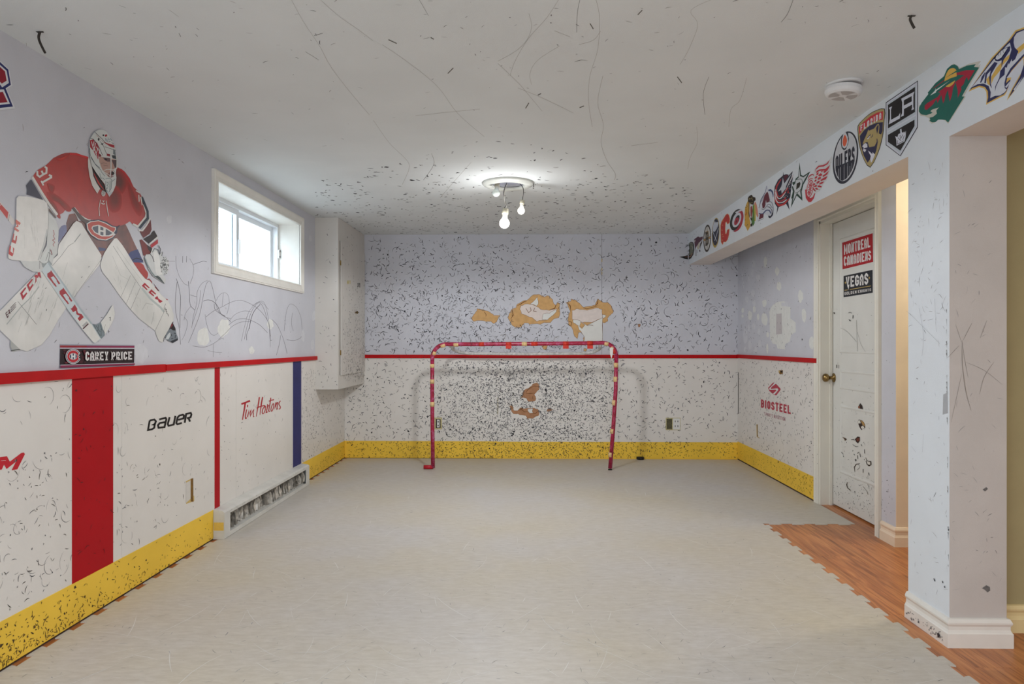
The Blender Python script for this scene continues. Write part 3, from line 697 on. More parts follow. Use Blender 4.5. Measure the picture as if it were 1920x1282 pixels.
# --- left boards
p = Print('L', (0, 740), 4.932, off=BO)
p.line((22, 18, 18), [(1378, 238), (1420, 228), (1436, 245), (1425, 272), (1388, 280), (1425, 272), (1420, 305), (1400, 318), (1362, 326), (1378, 238)][:], 17)
p.line((22, 18, 18), [(1466, 228), (1525, 212), (1532, 225), (1515, 298), (1460, 305), (1455, 280), (1470, 262), (1520, 252)], 17)
p.line((22, 18, 18), [(1562, 206), (1545, 270), (1552, 286), (1600, 275), (1616, 194)], 17)
p.line((22, 18, 18), [(1640, 232), (1690, 218), (1695, 190), (1685, 184), (1652, 192), (1636, 210), (1624, 262), (1634, 272), (1676, 260)], 17)
p.line((22, 18, 18), [(1702, 258), (1716, 176), (1758, 168), (1764, 182), (1756, 208), (1722, 216)], 17).line((22, 18, 18), [(1736, 214), (1752, 248)], 18)
tag(p.done('board_lettering'), 'black slanted brand lettering on white board between the red stripes', 'lettering')
p = Print('L', (0, 740), 4.932, off=BO)
p.poly(DR, [(-60, 584), (0, 575), (55, 567), (82, 618), (190, 536), (212, 533), (222, 548), (152, 688), (98, 698), (138, 618), (52, 686), (28, 645), (8, 690), (0, 692), (-60, 700)]).line((230, 226, 222), [(0, 610), (25, 607), (45, 608)], 3)
tag(p.done('board_lettering'), 'red slanted letter cut off by the left edge of the photo on the white board', 'lettering')
p = Print('L', (430, 720), 12.8, off=BO); R2 = (176, 36, 46)
p.line(R2, [(275, 480), (380, 440), (485, 398)], 42).line(R2, [(372, 440), (345, 620), (302, 858)], [40, 34, 22])
p.line(R2, [(425, 495), (422, 555)], 24).line(R2, [(405, 605), (372, 760), (380, 825), (405, 800)], 24, sm=3)
p.line(R2, [(415, 790), (450, 680), (462, 600), (440, 800), (500, 640), (515, 600), (498, 720), (490, 785), (555, 640), (580, 600), (562, 720), (565, 785), (580, 765)], 20)
p.line(R2, [(708, 312), (690, 450), (632, 780)], [28, 30, 14]).line(R2, [(785, 312), (755, 480), (722, 735)], [30, 30, 14]).line(R2, [(640, 575), (720, 540), (830, 515), (860, 560)], 26, sm=3)
p.line(R2, [(830, 540), (790, 600), (775, 680), (795, 712), (825, 680), (850, 610), (845, 560)], 20, sm=3, closed=True)
p.line(R2, [(905, 480), (900, 560), (870, 680), (905, 660)], 22, sm=2).line(R2, [(900, 560), (925, 520), (935, 500)], 16)
p.line(R2, [(982, 325), (965, 470), (930, 640), (960, 650)], 22, sm=2).line(R2, [(938, 410), (1000, 385), (1058, 372)], 24)
p.line(R2, [(1035, 470), (1000, 540), (985, 620), (1005, 648), (1030, 610), (1052, 540), (1050, 480)], 18, sm=3, closed=True)
p.line(R2, [(1098, 440), (1072, 610), (1100, 520), (1130, 440), (1150, 440), (1128, 600), (1150, 590)], 20)
p.line(R2, [(1212, 400), (1182, 450), (1178, 490), (1210, 540), (1205, 585), (1175, 598)], 20, sm=3)
tag(p.done('board_lettering'), 'red handwriting-style lettering on the white board above the heater', 'lettering')
# --- right board logo
p = Print('R', (1380, 680), 7.125, off=BO); R3 = (184, 52, 72)
p.poly(R3, [(434, 335), (500, 265), (525, 264), (600, 345), (600, 362), (545, 435), (515, 430), (450, 375)], 0)
p.poly((222, 224, 224), [(520, 262), (545, 275), (480, 322), (470, 350), (560, 340), (572, 362), (520, 425), (500, 412), (545, 372), (535, 358), (455, 362), (448, 342), (500, 290)])
p.poly(R3, [(505, 318), (560, 300), (598, 345), (575, 335), (545, 330), (520, 320)])
p.text(R3, 'BIOSTEEL', [(338, 486), (738, 572), (738, 688), (338, 596)], t=2.1, w=5.0, gap=1.3)
p.text((176, 120, 132), 'SPORTS NUTRITION', [(386, 660), (664, 730), (664, 778), (386, 702)], t=1.1, w=3.6, gap=1.6)
tag(p.done('board_logo'), 'red curled emblem over block lettering on the right white board', 'logo')
# --- door stickers
p = Print('D', (1560, 420), 8.55, off=.0022)
p.poly((176, 30, 40), [(168, 300), (656, 146), (664, 606), (174, 726)])
p.text((226, 222, 222), 'MONTREAL', [(196, 335), (612, 205), (620, 368), (196, 494)], t=1.75, w=4.2, gap=.9)
p.text((226, 222, 222), 'CANADIENS', [(194, 522), (630, 420), (632, 574), (196, 676)], t=1.75, w=4.2, gap=.9)
tag(p.done('door_sticker'), 'red rectangular sticker with two lines of white lettering on the door', 'sticker')
p = Print('D', (1560, 420), 8.55, off=.0022)
p.poly((34, 36, 44), [(190, 832), (656, 732), (658, 1100), (190, 1174)])
p.text((226, 224, 222), 'VEGAS', [(226, 850), (586, 780), (586, 965), (226, 1018)], t=1.9, w=5.2, gap=1.2).poly((226, 224, 222), [(252, 975), (285, 968), (270, 1058)])
p.line((190, 164, 96), [(206, 1062), (256, 1054)], 10).line((190, 164, 96), [(290, 1049), (630, 990)], 10)
p.text((214, 212, 210), 'GOLDEN KNIGHTS', [(204, 1090), (632, 1028), (632, 1072), (206, 1140)], t=1.6, w=4.6, gap=1.5)
for cx, cy in ((222, 940), (604, 862)): p.poly((190, 164, 96), [(cx, cy-26), (cx+6, cy-6), (cx+18, cy), (cx+6, cy+6), (cx, cy+26), (cx-6, cy+6), (cx-18, cy), (cx-6, cy-6)])
tag(p.done('door_sticker'), 'black rectangular sticker with white and gold lettering on the door', 'sticker')
# --- name plate on the left wall
p = Print('L', (100, 560), 10, off=.001, step=.0001)
MG = (140, 34, 78)
p.poly((150, 150, 166), [(118, 852), (1518, 868), (1514, 1256), (108, 1310)]).poly(MG, [(120, 874), (1517, 884), (1516, 918), (120, 918)]).poly((150, 24, 36), [(120, 874), (620, 878), (620, 905), (120, 905)])
p.poly((214, 208, 214), [(120, 918), (1516, 922), (1515, 934), (120, 932)]).poly((34, 12, 18), [(120, 936), (1512, 940), (1508, 1200), (113, 1236)])
for k in range(34):
    random.seed(k+50); cx, cy = random.uniform(140, 940)*random.uniform(.5, 1)+60, random.uniform(960, 1200); a = random.uniform(20, 70)
    p.poly((random.choice([(96, 16, 32), (70, 14, 26), (116, 26, 44)])), [(cx+a*math.cos(t*1.05)*random.uniform(.4, 1), min(max(cy+a*.7*math.sin(t*1.05)*random.uniform(.4, 1), 942), 1210)) for t in range(6)])
p.poly(MG, [(113, 1250), (1508, 1210), (1508, 1236), (113, 1290)]).poly((214, 208, 214), [(113, 1238), (1508, 1204), (1508, 1210), (113, 1248)])
# round letter-in-letter emblem
def habs(p, cx, cy, k, blue):
    e = lambda c, rx, ry: p.ell(c, cx, cy, rx*k, ry*k)
    e((226, 226, 228), 142, 142); e(blue, 132, 132); e((226, 226, 228), 118, 120); e((188, 30, 44), 110, 112); e((226, 226, 228), 74, 62)
    e(blue, 68, 56)
    W = (226, 226, 228)
    p.poly(W, [(cx-40*k, cy-46*k), (cx-12*k, cy-54*k), (cx-12*k, cy+54*k), (cx-40*k, cy+46*k)]).poly(W, [(cx+12*k, cy-54*k), (cx+40*k, cy-46*k), (cx+40*k, cy+46*k), (cx+12*k, cy+54*k)]).poly(W, [(cx-14*k, cy-13*k), (cx+14*k, cy-13*k), (cx+14*k, cy+13*k), (cx-14*k, cy+13*k)])
    p.poly((34, 12, 18), [(cx+70*k, cy-34*k), (cx+150*k, cy-60*k), (cx+150*k, cy+55*k), (cx+88*k, cy+26*k), (cx+108*k, cy)]).line(W, [(cx+112*k, cy-78*k), (cx+106*k, cy-32*k), (cx+82*k, cy-28*k), (cx+112*k, cy), (cx+92*k, cy+22*k), (cx+128*k, cy+56*k)], 9*k)
habs(p, 348, 1080, 1.0, (50, 58, 90))
p.text((226, 222, 222), 'CAREY PRICE', [(575, 990), (1452, 990), (1452, 1140), (575, 1162)], t=1.9, w=5.0, gap=1.25, serif=1)
tag(p.done('name_plate'), 'dark red strip sign with white slab lettering below the goaltender sticker', 'sign')
# --- crest cut by the frame, upper left
p = Print('L', (0, 90), 10, off=.001); BL = (34, 42, 104); CR = (146, 26, 46); WW = (222, 224, 228)
p.poly(WW, [(-60, 200), (0, 236), (165, 395), (225, 705), (118, 765), (285, 1135), (0, 1165), (-60, 1168)])
p.poly(BL, [(-60, 225), (0, 268), (150, 405), (198, 690), (100, 755), (238, 1098), (0, 1122), (-60, 1126)])
p.poly(WW, [(-60, 290), (0, 320), (118, 425), (160, 655), (35, 738), (0, 690), (-60, 640)]).poly(WW, [(-60, 790), (0, 778), (65, 775), (180, 1045), (0, 1065), (-60, 1070)])
p.poly(CR, [(-60, 330), (0, 360), (88, 440), (118, 612), (28, 668), (0, 640), (-60, 580)]).poly(CR, [(-60, 835), (0, 828), (48, 822), (135, 1015), (0, 1028), (-60, 1030)])
tag(p.done('wall_logo'), 'red crest with blue and white outline at the upper left wall edge', 'logo')

# ================================================================ LOGOS ALONG THE BEAM, near to far
BG = 'team logo stickers along the beam'
def logo(p, label): 
    o = p.done('logo_sticker'); return tag(o, label, 'sticker', BG)
# 1 fanged cat, blue and gold
p = Print('M', (1728, 80), 10); N1 = (44, 46, 92); Y1 = (222, 182, 92); W1 = (214, 218, 228)
p.poly(Y1, [(880, 920), (1310, 285), (1590, 0), (1640, -60), (1760, -230), (2030, -330), (2030, 560), (1920, 620), (1760, 880), (1600, 1085), (1640, 970), (1700, 860), (1920, 470), (1915, 340), (1905, 290), (1680, 560), (1600, 660), (1700, 650), (1720, 700), (1640, 860), (1600, 920), (1560, 985), (1440, 1045), (1210, 1165), (1225, 1040), (1215, 920), (1180, 860), (1080, 830), (990, 870)])
p.poly(N1, [(895, 895), (1335, 295), (1610, 0), (1660, -50), (1775, -205), (2030, -300), (2030, 230), (1925, 250), (1690, 520), (1615, 640), (1585, 760), (1650, 700), (1690, 690), (1690, 740), (1610, 860), (1595, 910), (1540, 970), (1430, 1022), (1225, 1135), (1250, 1030), (1245, 910), (1190, 830), (1090, 805), (960, 850)])
p.poly(W1, [(945, 835), (1350, 320), (1620, 30), (1680, -20), (1790, -180), (2030, -280), (2030, 150), (1905, 225), (1670, 480), (1585, 630), (1555, 760), (1560, 850), (1600, 880), (1560, 930), (1470, 990), (1380, 995), (1290, 1040), (1300, 930), (1260, 810), (1160, 765), (1050, 780)])
p.poly(Y1, [(1215, 690), (1270, 620), (1290, 800), (1240, 780)]).poly(Y1, [(1310, 780), (1310, 640), (1400, 480), (1560, 300), (1660, 215), (1640, 300), (1520, 420), (1480, 520), (1360, 660)]).poly(Y1, [(1780, 120), (1930, 0), (2030, -60), (2030, 90), (1920, 110), (1815, 210)])
p.poly(N1, [(1100, 750), (1130, 640), (1200, 540), (1180, 640), (1120, 750)]).poly(N1, [(1180, 760), (1200, 570), (1370, 360), (1430, 380), (1380, 470), (1310, 590), (1300, 760), (1325, 860), (1285, 800), (1270, 650), (1300, 520), (1230, 600), (1210, 760)])
p.poly(N1, [(1380, 920), (1385, 820), (1460, 660), (1480, 530), (1560, 430), (1640, 300), (1690, 130), (1660, 0), (1640, -30), (1740, -120), (1730, 0), (1750, 90), (1820, 160), (1760, 310), (1700, 355), (1700, 300), (1640, 410), (1630, 370), (1600, 470), (1570, 460), (1560, 600), (1470, 680), (1400, 820)])
p.poly(N1, [(1365, 285), (1380, 320), (1440, 335), (1510, 290), (1590, 150), (1660, 80), (1540, 100), (1480, 150), (1570, 100), (1660, 65), (1670, 80), (1660, 150), (1540, 330), (1520, 400), (1500, 460), (1505, 330), (1440, 350), (1390, 340)])
p.poly(W1, [(1400, 260), (1490, 160), (1560, 110), (1620, 95), (1560, 190), (1500, 280), (1430, 320), (1390, 305)])
for a in ((1480, 170, 1490, 230), (1530, 130, 1540, 190), (1440, 200, 1450, 250)): p.line(N1, [a[:2], a[2:]], 7, taper=False)
p.poly(W1, [(1570, 830), (1665, 720), (1640, 790), (1600, 845)]).poly(W1, [(1925, 290), (1905, 340), (1915, 380), (1925, 480), (1700, 860), (1640, 900), (1600, 930), (1690, 650), (1600, 660), (1690, 540), (1900, 300)])
p.poly(N1, [(1920, 430), (2030, 240), (2030, 480), (1925, 640), (1640, 1030), (1700, 900), (1850, 640)]).poly(W1, [(1925, 600), (1750, 900), (1730, 880), (1900, 640)])
logo(p, 'navy and gold fanged cat head sticker at the near end of the beam')
# 2 green beast head
p = Print('M', (1728, 80), 10); G2 = (28, 104, 92); R_ = (170, 32, 60); Y2 = (226, 180, 84); CRM = (206, 204, 194)
p.poly(CRM, [(-50, 1180), (40, 1130), (150, 950), (120, 930), (430, 620), (520, 460), (600, 390), (680, 430), (720, 470), (900, 390), (1120, 340), (1050, 440), (1110, 400), (1090, 470), (800, 1000), (830, 1010), (500, 1520), (440, 1460), (330, 1420), (250, 1500), (190, 1520), (140, 1470), (150, 1420), (60, 1380), (-20, 1370), (-60, 1280)])
p.poly(G2, [(-45, 1215), (0, 1130), (130, 960), (115, 940), (260, 760), (420, 630), (480, 490), (560, 420), (620, 405), (680, 440), (705, 495), (850, 430), (1018, 402), (985, 455), (1080, 465), (880, 790), (760, 1005), (805, 1010), (500, 1500), (450, 1450), (380, 1442), (320, 1440), (260, 1490), (200, 1495), (150, 1465), (165, 1440), (150, 1405), (60, 1365), (-10, 1340), (-48, 1290)])
p.poly(R_, [(60, 1180), (110, 1130), (300, 1020), (360, 940), (310, 930), (460, 820), (640, 730), (750, 650), (800, 610), (690, 605), (660, 620), (660, 565), (840, 515), (1000, 515), (880, 715), (850, 640), (820, 690), (790, 780), (740, 830), (750, 880), (680, 1035), (680, 900), (640, 740), (590, 860), (570, 990), (530, 1105), (510, 990), (500, 880), (450, 980), (430, 1090), (405, 1140), (385, 1040), (370, 970), (340, 1060), (300, 1130), (280, 1060), (210, 1165), (100, 1260), (60, 1250)])
p.poly(Y2, [(430, 720), (460, 600), (520, 500), (600, 475), (650, 510), (655, 550), (660, 620), (640, 690), (600, 770), (540, 820), (490, 830), (455, 815)], 3)
p.poly(G2, [(440, 665), (650, 525), (680, 540), (560, 600)]).poly(G2, [(420, 730), (560, 660), (700, 620), (790, 610), (640, 700), (480, 800), (400, 850), (200, 960), (160, 980)]).poly((160, 34, 60), [(200, 870), (420, 700), (430, 715), (260, 840)])
p.poly((224, 230, 228), [(165, 990), (260, 890), (530, 712), (280, 905), (270, 935)]).line((224, 230, 228), [(270, 860), (240, 945)], 8)
p.poly(CRM, [(-40, 1340), (90, 1360), (180, 1330), (210, 1310), (170, 1285), (200, 1255), (330, 1212), (280, 1270), (290, 1330), (220, 1390), (150, 1405), (60, 1380)])
logo(p, 'green and red beast head sticker with a yellow sun on the beam')
# 3 black shield
p = Print('M', (1600, 150), 10); K = (20, 16, 22); SV = (196, 206, 216); WS = (214, 218, 230)
p.poly((40, 40, 56), [(610, 420), (1212, 8), (1210, 890), (885, 1430), (610, 1220)]).poly(WS, [(622, 430), (1200, 32), (1196, 882), (880, 1412), (622, 1212)]).poly(SV, [(640, 440), (1180, 90), (1178, 870), (878, 1370), (640, 1190)])
p.poly(K, [(652, 466), (1160, 128), (1160, 598), (652, 908)]).poly(WS, [(640, 960), (1180, 640), (1178, 670), (640, 985)]).poly(K, [(652, 1028), (1150, 742), (1150, 860), (885, 1325), (652, 1160)])
p.poly(WS, [(668, 522), (730, 492), (708, 560), (712, 745), (850, 670), (882, 612), (878, 718), (668, 832), (690, 720), (690, 560)])
p.poly(WS, [(900, 350), (1148, 215), (1130, 280), (1128, 500), (1142, 545), (1090, 568), (1105, 520), (1105, 460), (952, 545), (950, 630), (948, 668), (892, 690), (918, 620), (920, 420)]).poly(K, [(950, 380), (1098, 300), (1100, 400), (950, 480)])
p.poly(WS, [(788, 1050), (830, 1070), (850, 1010), (885, 1000), (880, 925), (905, 910), (912, 980), (940, 985), (955, 965), (975, 990), (990, 945), (985, 1060), (965, 1150), (815, 1232), (808, 1120)])
for a in ((840, 1080, 900, 1140), (880, 1030, 890, 1110), (930, 1020, 900, 1090), (960, 1040, 930, 1120), (830, 1130, 830, 1200), (830, 1205, 950, 1140)): p.line(K, [a[:2], a[2:]], 9)
logo(p, 'black and silver shield sticker with white letters and a crown')
# 4 panther shield
p = Print('M', (1540, 220), 10); K = (40, 40, 50); GD = (182, 162, 108); NB = (42, 40, 76); R4 = (204, 48, 62)
def shield(o, c):
    x0, y0, x1, y1 = 682, -162, 1192, 942
    pts = [(682+o, 160+o*.4), (760, 60+o), (900, -65+o), (1040, -140+o), (1192-o, -165+o), (1188-o, 40), (1172-o, 260), (1130-o, 470), (1060-o*.9, 690), (920, 945-o*1.5), (800+o*.6, 800-o*.4), (720+o, 570), (690+o, 400), (684+o, 300)]
    p.poly(c, pts, 2)
shield(0, K); shield(13, GD)
p.poly(R4, [(712, 180), (790, 90), (920, -20), (1040, -85), (1160, -120), (1155, 45), (1040, 60), (900, 120), (790, 210), (712, 320)], 0)
p.poly(NB, [(722, 350), (800, 245), (900, 160), (1040, 100), (1158, 90), (1150, 260), (1120, 320), (1080, 300), (1050, 380), (1060, 470), (1020, 690), (960, 700), (905, 820), (870, 850), (800, 720), (740, 520)])
p.poly(GD, [(778, 490), (800, 430), (845, 330), (880, 240), (895, 225), (895, 250), (990, 210), (1050, 130), (1080, 120), (1092, 170), (1080, 300), (1130, 340), (1140, 360), (1100, 540), (1000, 770), (960, 830), (920, 880), (870, 850), (920, 780), (1000, 700), (1060, 560), (1060, 420), (1040, 390), (1040, 460), (1000, 540), (900, 560), (870, 460), (830, 470), (800, 495)])
p.poly(NB, [(1030, 200), (1060, 145), (1078, 150), (1070, 230), (1050, 310), (1035, 250)]).poly(NB, [(865, 380), (930, 305), (920, 350), (880, 400)]).line(NB, [(965, 310), (960, 350), (935, 385)], 14, taper=True)
p.poly((226, 226, 236), [(860, 405), (920, 335), (912, 365), (875, 412)]).poly((226, 226, 236), [(770, 545), (790, 510), (830, 480), (865, 500), (868, 560), (850, 600), (820, 655), (785, 620), (800, 570)]).poly(NB, [(815, 575), (870, 560), (850, 605), (800, 590)])
p.poly((226, 226, 236), [(880, 620), (930, 660), (960, 690), (965, 650), (1010, 700), (960, 820), (935, 850), (920, 780), (930, 720), (905, 680)])
p.text((230, 226, 230), 'FLORIDA', [(738, 150), (1128, -100), (1128, 22), (738, 262)], t=1.9, w=4.6, gap=2.4)
logo(p, 'red and gold pointed shield sticker with a panther head')
# 5 oval OILERS
p = Print('M', (1540, 220), 10); N5 = (36, 38, 54)
p.ell(N5, 455, 755, 232, 492, sh=62, n=56).ell((216, 218, 224), 455, 742, 205, 452, sh=54, n=56).ell((206, 208, 214), 452, 740, 190, 440, sh=54, n=40)
p.poly((214, 216, 222), [(380, 420), (420, 300), (455, 260), (500, 300), (520, 420), (500, 560), (430, 620), (375, 540)], 2)
p.poly(N5, [(395, 330), (410, 330), (388, 420), (385, 500), (400, 560), (440, 585), (480, 545), (502, 460), (498, 370), (470, 300), (455, 282), (480, 265), (505, 262), (505, 320), (520, 400), (505, 500), (465, 595), (425, 618), (385, 575), (370, 500), (372, 400)])
p.poly((222, 96, 62), [(438, 330), (470, 370), (484, 440), (460, 520), (430, 545), (408, 510), (405, 430)], 3)
p.poly(N5, [(268, 930), (628, 780), (618, 870), (590, 960), (540, 1060), (470, 1150), (400, 1190), (350, 1180), (300, 1090), (272, 1000)])
for x0, x1, y0, y1 in ((325, 332, 960, 1150), (362, 369, 930, 1185), (425, 432, 890, 1180), (492, 499, 860, 1140), (536, 542, 870, 1060), (575, 580, 850, 980)): p.poly((212, 214, 220), [(x0, y0), (x1, y0), (x1, y1), (x0, y1)])
p.poly((212, 214, 220), [(280, 780), (312, 760), (318, 940), (290, 965)]).text(N5, 'OILERS', [(270, 735), (628, 530), (628, 880), (270, 975)], t=2.0, w=4.6, gap=.9)
logo(p, 'white oval sticker ringed in navy with an orange drop')
# 6 winged wheel
p = Print('M', (1430, 290), 10); R6 = (196, 52, 66); W6 = (216, 218, 220)
p.poly(W6, [(790, 650), (850, 480), (900, 360), (960, 340), (960, 290), (1010, 220), (1060, 180), (1150, 165), (1240, 110), (1300, 20), (1310, 80), (1280, 180), (1270, 290), (1230, 390), (1200, 480), (1130, 560), (1110, 630), (1060, 690), (1000, 720), (950, 860), (870, 915), (800, 830)])
p.poly(R6, [(795, 655), (830, 650), (835, 720), (860, 790), (900, 812), (940, 790), (975, 720), (990, 720), (960, 820), (910, 885), (860, 885), (810, 810)], 0)
p.ell(R6, 888, 640, 62, 165, sh=24).ell(W6, 888, 640, 50, 145, sh=22).ell(R6, 890, 640, 14, 40, sh=5)
for k in range(12):
    t = math.radians(k*30+12); c, s_ = math.cos(t), math.sin(t)
    p.line(R6, [(889+18*c+10*s_, 640-48*s_), (889+42*c+20*s_, 640-128*s_)], 13)
p.line(R6, [(850, 470), (880, 400), (940, 370), (965, 395)], 20, sm=3, taper=True).line(R6, [(860, 500), (890, 455), (945, 450)], 14, sm=3)
for pl in ([(985, 330), (1000, 260), (1050, 205), (1130, 195), (1200, 165), (1262, 95), (1225, 175), (1150, 220), (1060, 232), (1010, 275)],
           [(1000, 345), (1020, 300), (1070, 275), (1180, 265), (1270, 190), (1240, 260), (1170, 298), (1070, 305)],
           [(1140, 320), (1200, 270), (1262, 210), (1225, 290), (1160, 345)], [(1125, 395), (1190, 350), (1248, 300), (1215, 370), (1140, 418)], [(1085, 475), (1150, 430), (1222, 400), (1190, 460), (1100, 495)],
           [(1060, 545), (1100, 515), (1165, 500), (1120, 545), (1070, 560)], [(1030, 590), (1060, 570), (1115, 595), (1100, 612), (1050, 608)], [(985, 630), (1020, 620), (1060, 655), (1010, 655)],
           [(1020, 340), (1060, 330), (1040, 380), (1012, 385)], [(1045, 385), (1090, 345), (1125, 365), (1110, 395), (1070, 405)], [(1030, 460), (1060, 420), (1100, 420), (1095, 450), (1050, 470)], [(1010, 530), (1045, 490), (1078, 490), (1070, 520), (1030, 545)],
           [(980, 430), (1010, 400), (1035, 405), (1020, 440), (985, 450)], [(970, 500), (1000, 460), (1020, 475), (1000, 505)], [(960, 540), (990, 530), (990, 560), (960, 580)], [(960, 600), (1000, 565), (1030, 570), (1010, 605)], [(940, 640), (960, 620), (1010, 690), (980, 680)], [(1090, 320), (1140, 300), (1120, 330)]):
    p.poly(R6, pl)
logo(p, 'red winged wheel sticker left of the white oval one')
# 7 star with letter
p = Print('M', (1430, 290), 10); GN = (24, 60, 48); SV7 = (208, 212, 216)
p.poly(GN, [(695, 145), (718, 375), (762, 398), (895, 310), (825, 455), (765, 560), (732, 690), (748, 865), (640, 765), (530, 995), (556, 812), (532, 830), (568, 690), (548, 600), (572, 580), (555, 520), (608, 500), (618, 450), (668, 405)])
p.poly(SV7, [(694, 260), (702, 400), (765, 425), (850, 365), (790, 460), (740, 560), (705, 690), (722, 800), (645, 715), (560, 900), (590, 760), (600, 680), (565, 585), (610, 545), (625, 480), (675, 430)])
p.line(GN, [(640, 470), (720, 455), (745, 500), (735, 610), (680, 690), (610, 720)], 9, sm=3).poly((32, 30, 20), [(640, 540), (700, 510), (712, 545), (690, 610), (630, 655)])
logo(p, 'dark green and silver star sticker with a block letter')
# 8 ring and star
p = Print('M', (1430, 290), 10); N8 = (32, 34, 58); R8 = (196, 52, 52); W8 = (220, 216, 218)
p.poly(N8, [(215, 740), (225, 600), (290, 470), (380, 390), (385, 320), (395, 380), (440, 365), (490, 375), (480, 400), (565, 305), (540, 420), (580, 370), (545, 560), (520, 790), (480, 880), (505, 1035), (440, 920), (300, 985), (258, 1125), (275, 985), (230, 920)])
p.line(R8, [(345, 460), (270, 580), (235, 720), (240, 860), (300, 950), (400, 930), (500, 820)], [16, 26, 26, 30, 36, 34, 12]).line(W8, [(242, 700), (245, 820), (290, 895), (380, 890), (450, 840)], 18, sm=3).line(R8, [(255, 740), (270, 830), (330, 870), (400, 840), (440, 800)], 20, sm=3)
p.line(W8, [(245, 650), (262, 760), (300, 820), (360, 800), (430, 700)], 18, sm=3).line(R8, [(262, 680), (290, 770), (340, 775), (400, 720), (480, 620)], 20, sm=3)
p.poly((204, 210, 218), [(380, 430), (408, 540), (545, 350), (440, 590), (430, 640), (360, 730), (350, 660), (292, 690), (350, 600), (365, 545)]).poly(W8, [(560, 380), (585, 385), (440, 660), (420, 690)])
p.poly((92, 28, 48), [(395, 400), (450, 378), (485, 390), (420, 500)])
for x, y in ((530, 530), (500, 600), (520, 640), (510, 720), (470, 780), (440, 760), (420, 790), (400, 800), (500, 560)): p.ell(W8, x, y, 6, 9, n=8)
p.line(R8, [(470, 720), (485, 660), (490, 720)], 14)
logo(p, 'navy ring and silver star sticker with red stripes')
# 9 maroon letter with swoosh
p = Print('M', (1390, 330), 20); MR = (108, 40, 58); B9 = (62, 76, 124); W9 = (212, 216, 226)
p.poly(W9, [(955, 360), (1010, 480), (1110, 490), (1190, 560), (1205, 760), (1200, 1100), (1240, 1250), (1160, 1500), (1060, 1590), (1000, 1480), (880, 1420), (740, 1560), (600, 1700), (640, 1300), (740, 900), (860, 700), (890, 600)])
p.line(B9, [(955, 370), (900, 600), (740, 880), (660, 1200)], [14, 18, 20, 14]).poly(MR, [(975, 580), (1015, 650), (1075, 910), (1030, 970), (930, 1010), (870, 1190), (800, 1210), (780, 1050), (870, 720)]).poly(W9, [(925, 900), (945, 1000), (905, 1060)])
p.line(B9, [(1020, 545), (1090, 520), (1160, 580), (1195, 700), (1195, 800)], [50, 70, 60, 36, 14]).line(N8, [(760, 1230), (860, 1240), (1000, 1070), (1080, 1070), (1160, 1200)], 16, sm=3).line(B9, [(660, 1400), (800, 1420), (930, 1290), (1050, 1290), (1110, 1400)], 40, sm=3)
p.line(N8, [(980, 1150), (1080, 1180), (1150, 1300), (1150, 1450)], 22, sm=3).line(N8, [(1000, 970), (1100, 960), (1170, 1040), (1200, 1200), (1180, 1450), (1080, 1560), (1020, 1500)], 16, sm=3).poly(N8, [(1010, 1480), (1100, 1500), (1190, 1350), (1180, 1480), (1080, 1590), (1030, 1560)])
p.poly(MR, [(700, 1430), (840, 1420), (830, 1560), (660, 1630)]).line(N8, [(630, 1690), (830, 1590)], 14)
for k in range(5): p.line((92, 100, 120), [(720+k*28, 980-k*60), (800+k*22, 900-k*62)], 10)
logo(p, 'maroon letter sticker wrapped in a blue and white swoosh')
# 10 feathered profile
p = Print('M', (1340, 360), 20); Y10 = (212, 164, 66); KB = (42, 30, 20)
p.poly(Y10, [(1240, 340), (1300, 350), (1310, 700), (1300, 950), (1340, 1150), (1330, 1300), (1240, 1460), (1180, 1330), (1120, 1240), (1130, 1080), (1120, 850), (1140, 600), (1190, 450)])
p.poly((216, 144, 122), [(1480, 440), (1530, 350), (1580, 480), (1620, 700), (1635, 930), (1590, 930), (1550, 800), (1500, 700)]).poly((196, 184, 80), [(1470, 470), (1510, 480), (1550, 800), (1540, 1060), (1500, 1100), (1470, 900)]).poly((84, 130, 62), [(1430, 500), (1475, 470), (1490, 800), (1500, 1160), (1440, 1280), (1380, 1120), (1420, 900)])
p.poly(KB, [(1245, 230), (1290, 150), (1390, 98), (1440, 180), (1530, 205), (1540, 300), (1490, 350), (1460, 480), (1350, 450), (1310, 380), (1290, 700), (1320, 900), (1300, 980), (1270, 800), (1280, 400), (1245, 330)])
p.poly((150, 60, 64), [(1350, 560), (1400, 500), (1430, 700), (1390, 960), (1350, 900)]).line((206, 180, 150), [(1320, 380), (1340, 700), (1320, 960)], 16).poly(KB, [(1340, 960), (1400, 950), (1410, 1080), (1360, 1060)])
p.line((214, 200, 130), [(1290, 300), (1300, 230), (1350, 260), (1400, 205), (1415, 290), (1440, 310)], 10).line((214, 200, 130), [(1330, 430), (1430, 390)], 10)
for a in ((1150, 560, 1210, 590), (1190, 500, 1240, 540), (1140, 850, 1180, 870), (1130, 1060, 1170, 1030), (1200, 1280, 1250, 1200), (1210, 800, 1180, 720), (1180, 640, 1200, 720)): p.line(KB, [a[:2], a[2:]], 13)
p.poly((206, 92, 42), [(1170, 780), (1215, 790), (1200, 860), (1170, 850)]).poly(KB, [(1350, 1200), (1420, 1150), (1410, 1290), (1350, 1290)])
logo(p, 'yellow and black profile head sticker with coloured feathers')
